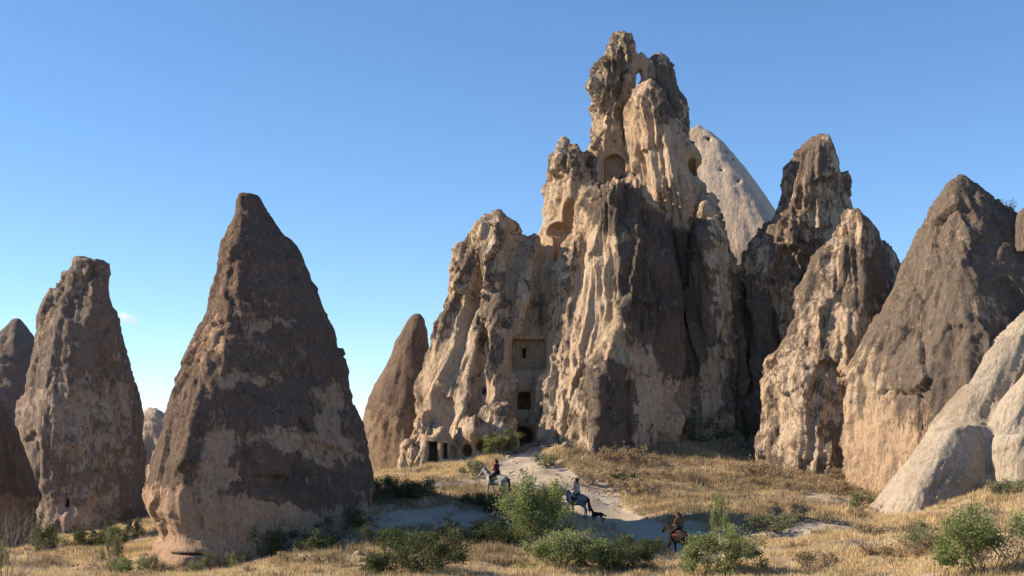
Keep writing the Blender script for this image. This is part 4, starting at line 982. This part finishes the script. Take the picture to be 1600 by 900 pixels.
def yaw_for(x, y, away): return R(180 - away) + math.atan2(-x, y) * 1.0
def gz(x, y): return float(ground(np.array([x]), np.array([y]))[0]) - 0.14 * float((1 - sstep(-.5, .45, pathd(np.array([x]), np.array([y]))))[0])
def team(px, py, away, coat, mane, lab, legs, blk, rl, head, **kw):
    x, y, z = hit(px, py); z = gz(x, y) + .02
    yw = yaw_for(x, y, away)
    horse('horse', (x, y, z), yw, coat, mane, lab, legs, blk, head)
    rider((x, y, z), yw, rl, **kw)
team(776, 778, 38, M_GREYH, M_BLACK, 'pale grey horse with a dark tail, highest on the path', (.15, -.25, .2, -.15), M_BLUEB,
     'rider with dark hair in a dark red top on the pale grey horse', 0.0, M_top=M_REDTOP, M_trs=M_DKT, M_hair=M_BLACK, M_shoe=M_BLACK, hair='tied', lean=.03)
team(901, 811, 42, M_DAPPLE, M_BLACK, 'dark grey horse walking up the sunlit edge of the path', (.4, -.2, -.3, .25), M_BLUEB,
     'long-haired rider in a pale pink top and light trousers on the dark grey horse', -.12, M_top=M_PINK, M_trs=M_LJ, M_hair=M_BROWNH, M_shoe=M_BLACK, hair='long', sleeves=False)
team(1060, 868, 52, M_BAY, M_BLACK, 'very dark brown horse with a red saddle blanket, lowest on the path', (.3, -.15, -.25, .2), M_REDB,
     'rider with tied black hair and brown top on the very dark brown horse', -.05, M_top=M_TAN, M_trs=M_DKT, M_hair=M_BLACK, M_shoe=M_BLACK, hair='tied')
def dog(px, py, away, lab, s, legm):
    x, y, z = hit(px, py)
    e = empty('dog', (x, y, gz(x, y) + .01), lab, 'dog', 'dogs following the riders', yaw_for(x, y, away), s)
    c = [((-.22, 0, .46), (.2, 0, .47), .10, .135), ((-.05, 0, .45), (.18, 0, .42), .10, .14), ((-.22, 0, .47), (-.32, 0, .45), .115, .09), ((.22, 0, .52), (.36, 0, .70), .095, .07), ((.37, 0, .73), (.44, 0, .73), .085, .07),
         ((.44, 0, .72), (.58, 0, .68), .05, .034)]
    for t in (1, -1): c.append(((.36, t * .045, .79), (.36, t * .06, .89), .03, .008))
    for t, sw in ((1, .1), (-1, -.06)):
        c += [((.2, t * .08, .42), (.2 + sw * .4, t * .085, .26), .06, .036), ((.2 + sw * .4, t * .085, .26), (.2 + sw, t * .085, .05), .032, .024), ((.2 + sw, t * .085, .035), (.25 + sw, t * .085, .03), .03, .026)]
        c += [((-.28, t * .08, .42), (-.24 - sw * .4, t * .09, .28), .085, .055), ((-.24 - sw * .4, t * .09, .28), (-.37 - sw, t * .09, .18), .045, .028), ((-.37 - sw, t * .09, .18), (-.35 - sw, t * .09, .05), .026, .022), ((-.35 - sw, t * .09, .035), (-.30 - sw, t * .09, .03), .03, .026)]
    skin('body', c, .013, M_BLACK, e, .03)
    skin('tail', [((-.38, 0, .48), (-.50, 0, .36), .035, .045), ((-.50, 0, .36), (-.62, 0, .40), .045, .02)], .012, M_BLACK, e, .02)
    if legm:
        for t, sw in ((1, .1), (-1, -.06)): skin('leg_marking', [((-.37 - sw, t * .09, .17), (-.35 - sw, t * .09, .06), .031, .028)], .01, M_TANLEG, e, .01)
dog(933, 813, 20, 'black dog with pricked ears trotting behind the dark grey horse', 1.0, False)
dog(1083, 873, 65, 'black dog with tan legs behind the very dark brown horse', .85, True)

# ------------------------------------------------------------------ little clouds
m = NT('cloud_vapour'); m.t.nodes.remove(m.b)
pv = m.n('ShaderNodeVolumePrincipled'); pv.inputs['Color'].default_value = (.98, .98, 1, 1); pv.inputs['Anisotropy'].default_value = .0
nn = m.noise(m.obj(), .06, 6, .65); gr_ = m.n('ShaderNodeAttribute', attribute_name='x')
pv.inputs['Density'].default_value = .06
m.t.links.new(m.mr(nn, .40, .72, 0.0, .07), pv.inputs['Density']); m.t.links.new(pv.outputs[0], m.out.inputs[1])
M_CLOUD = m.m
def cloud(px, py, wpx, label, seed):
    r = np.random.default_rng(seed); Yd = 2600.0; k = Yd / F; W = wpx * k
    caps = []
    for i in range(9):
        t = (i / 8 - .5) * .75; rr = W * (.07 + .05 * r.uniform() + .05 * (1 - abs(t * 2.2)) )
        caps.append(((t * W, r.uniform(-.1, .1) * W, r.uniform(-.04, .05) * W - t * W * .25), (t * W + .05 * W, r.uniform(-.1, .1) * W, r.uniform(-.04, .05) * W - t * W * .25), rr, rr * .8))
    V, Q = blob(caps, W * .02, W * .05)
    N_ = vnormals(V, Q); V = V + N_ * (fbm(V / W * 9 + seed, 4) * W * .06)[:, None]
    o = link('cloud', mesh_np('cloud', V, Q, M_CLOUD), None, label=label, category='cloud', group='small clouds'); o.location = at(px, py, Yd)
cloud(192, 497, 50, 'small white cloud beside the square-topped cone', 4)
cloud(22, 495, 14, 'tiny faint cloud above the farthest left cone', 8)
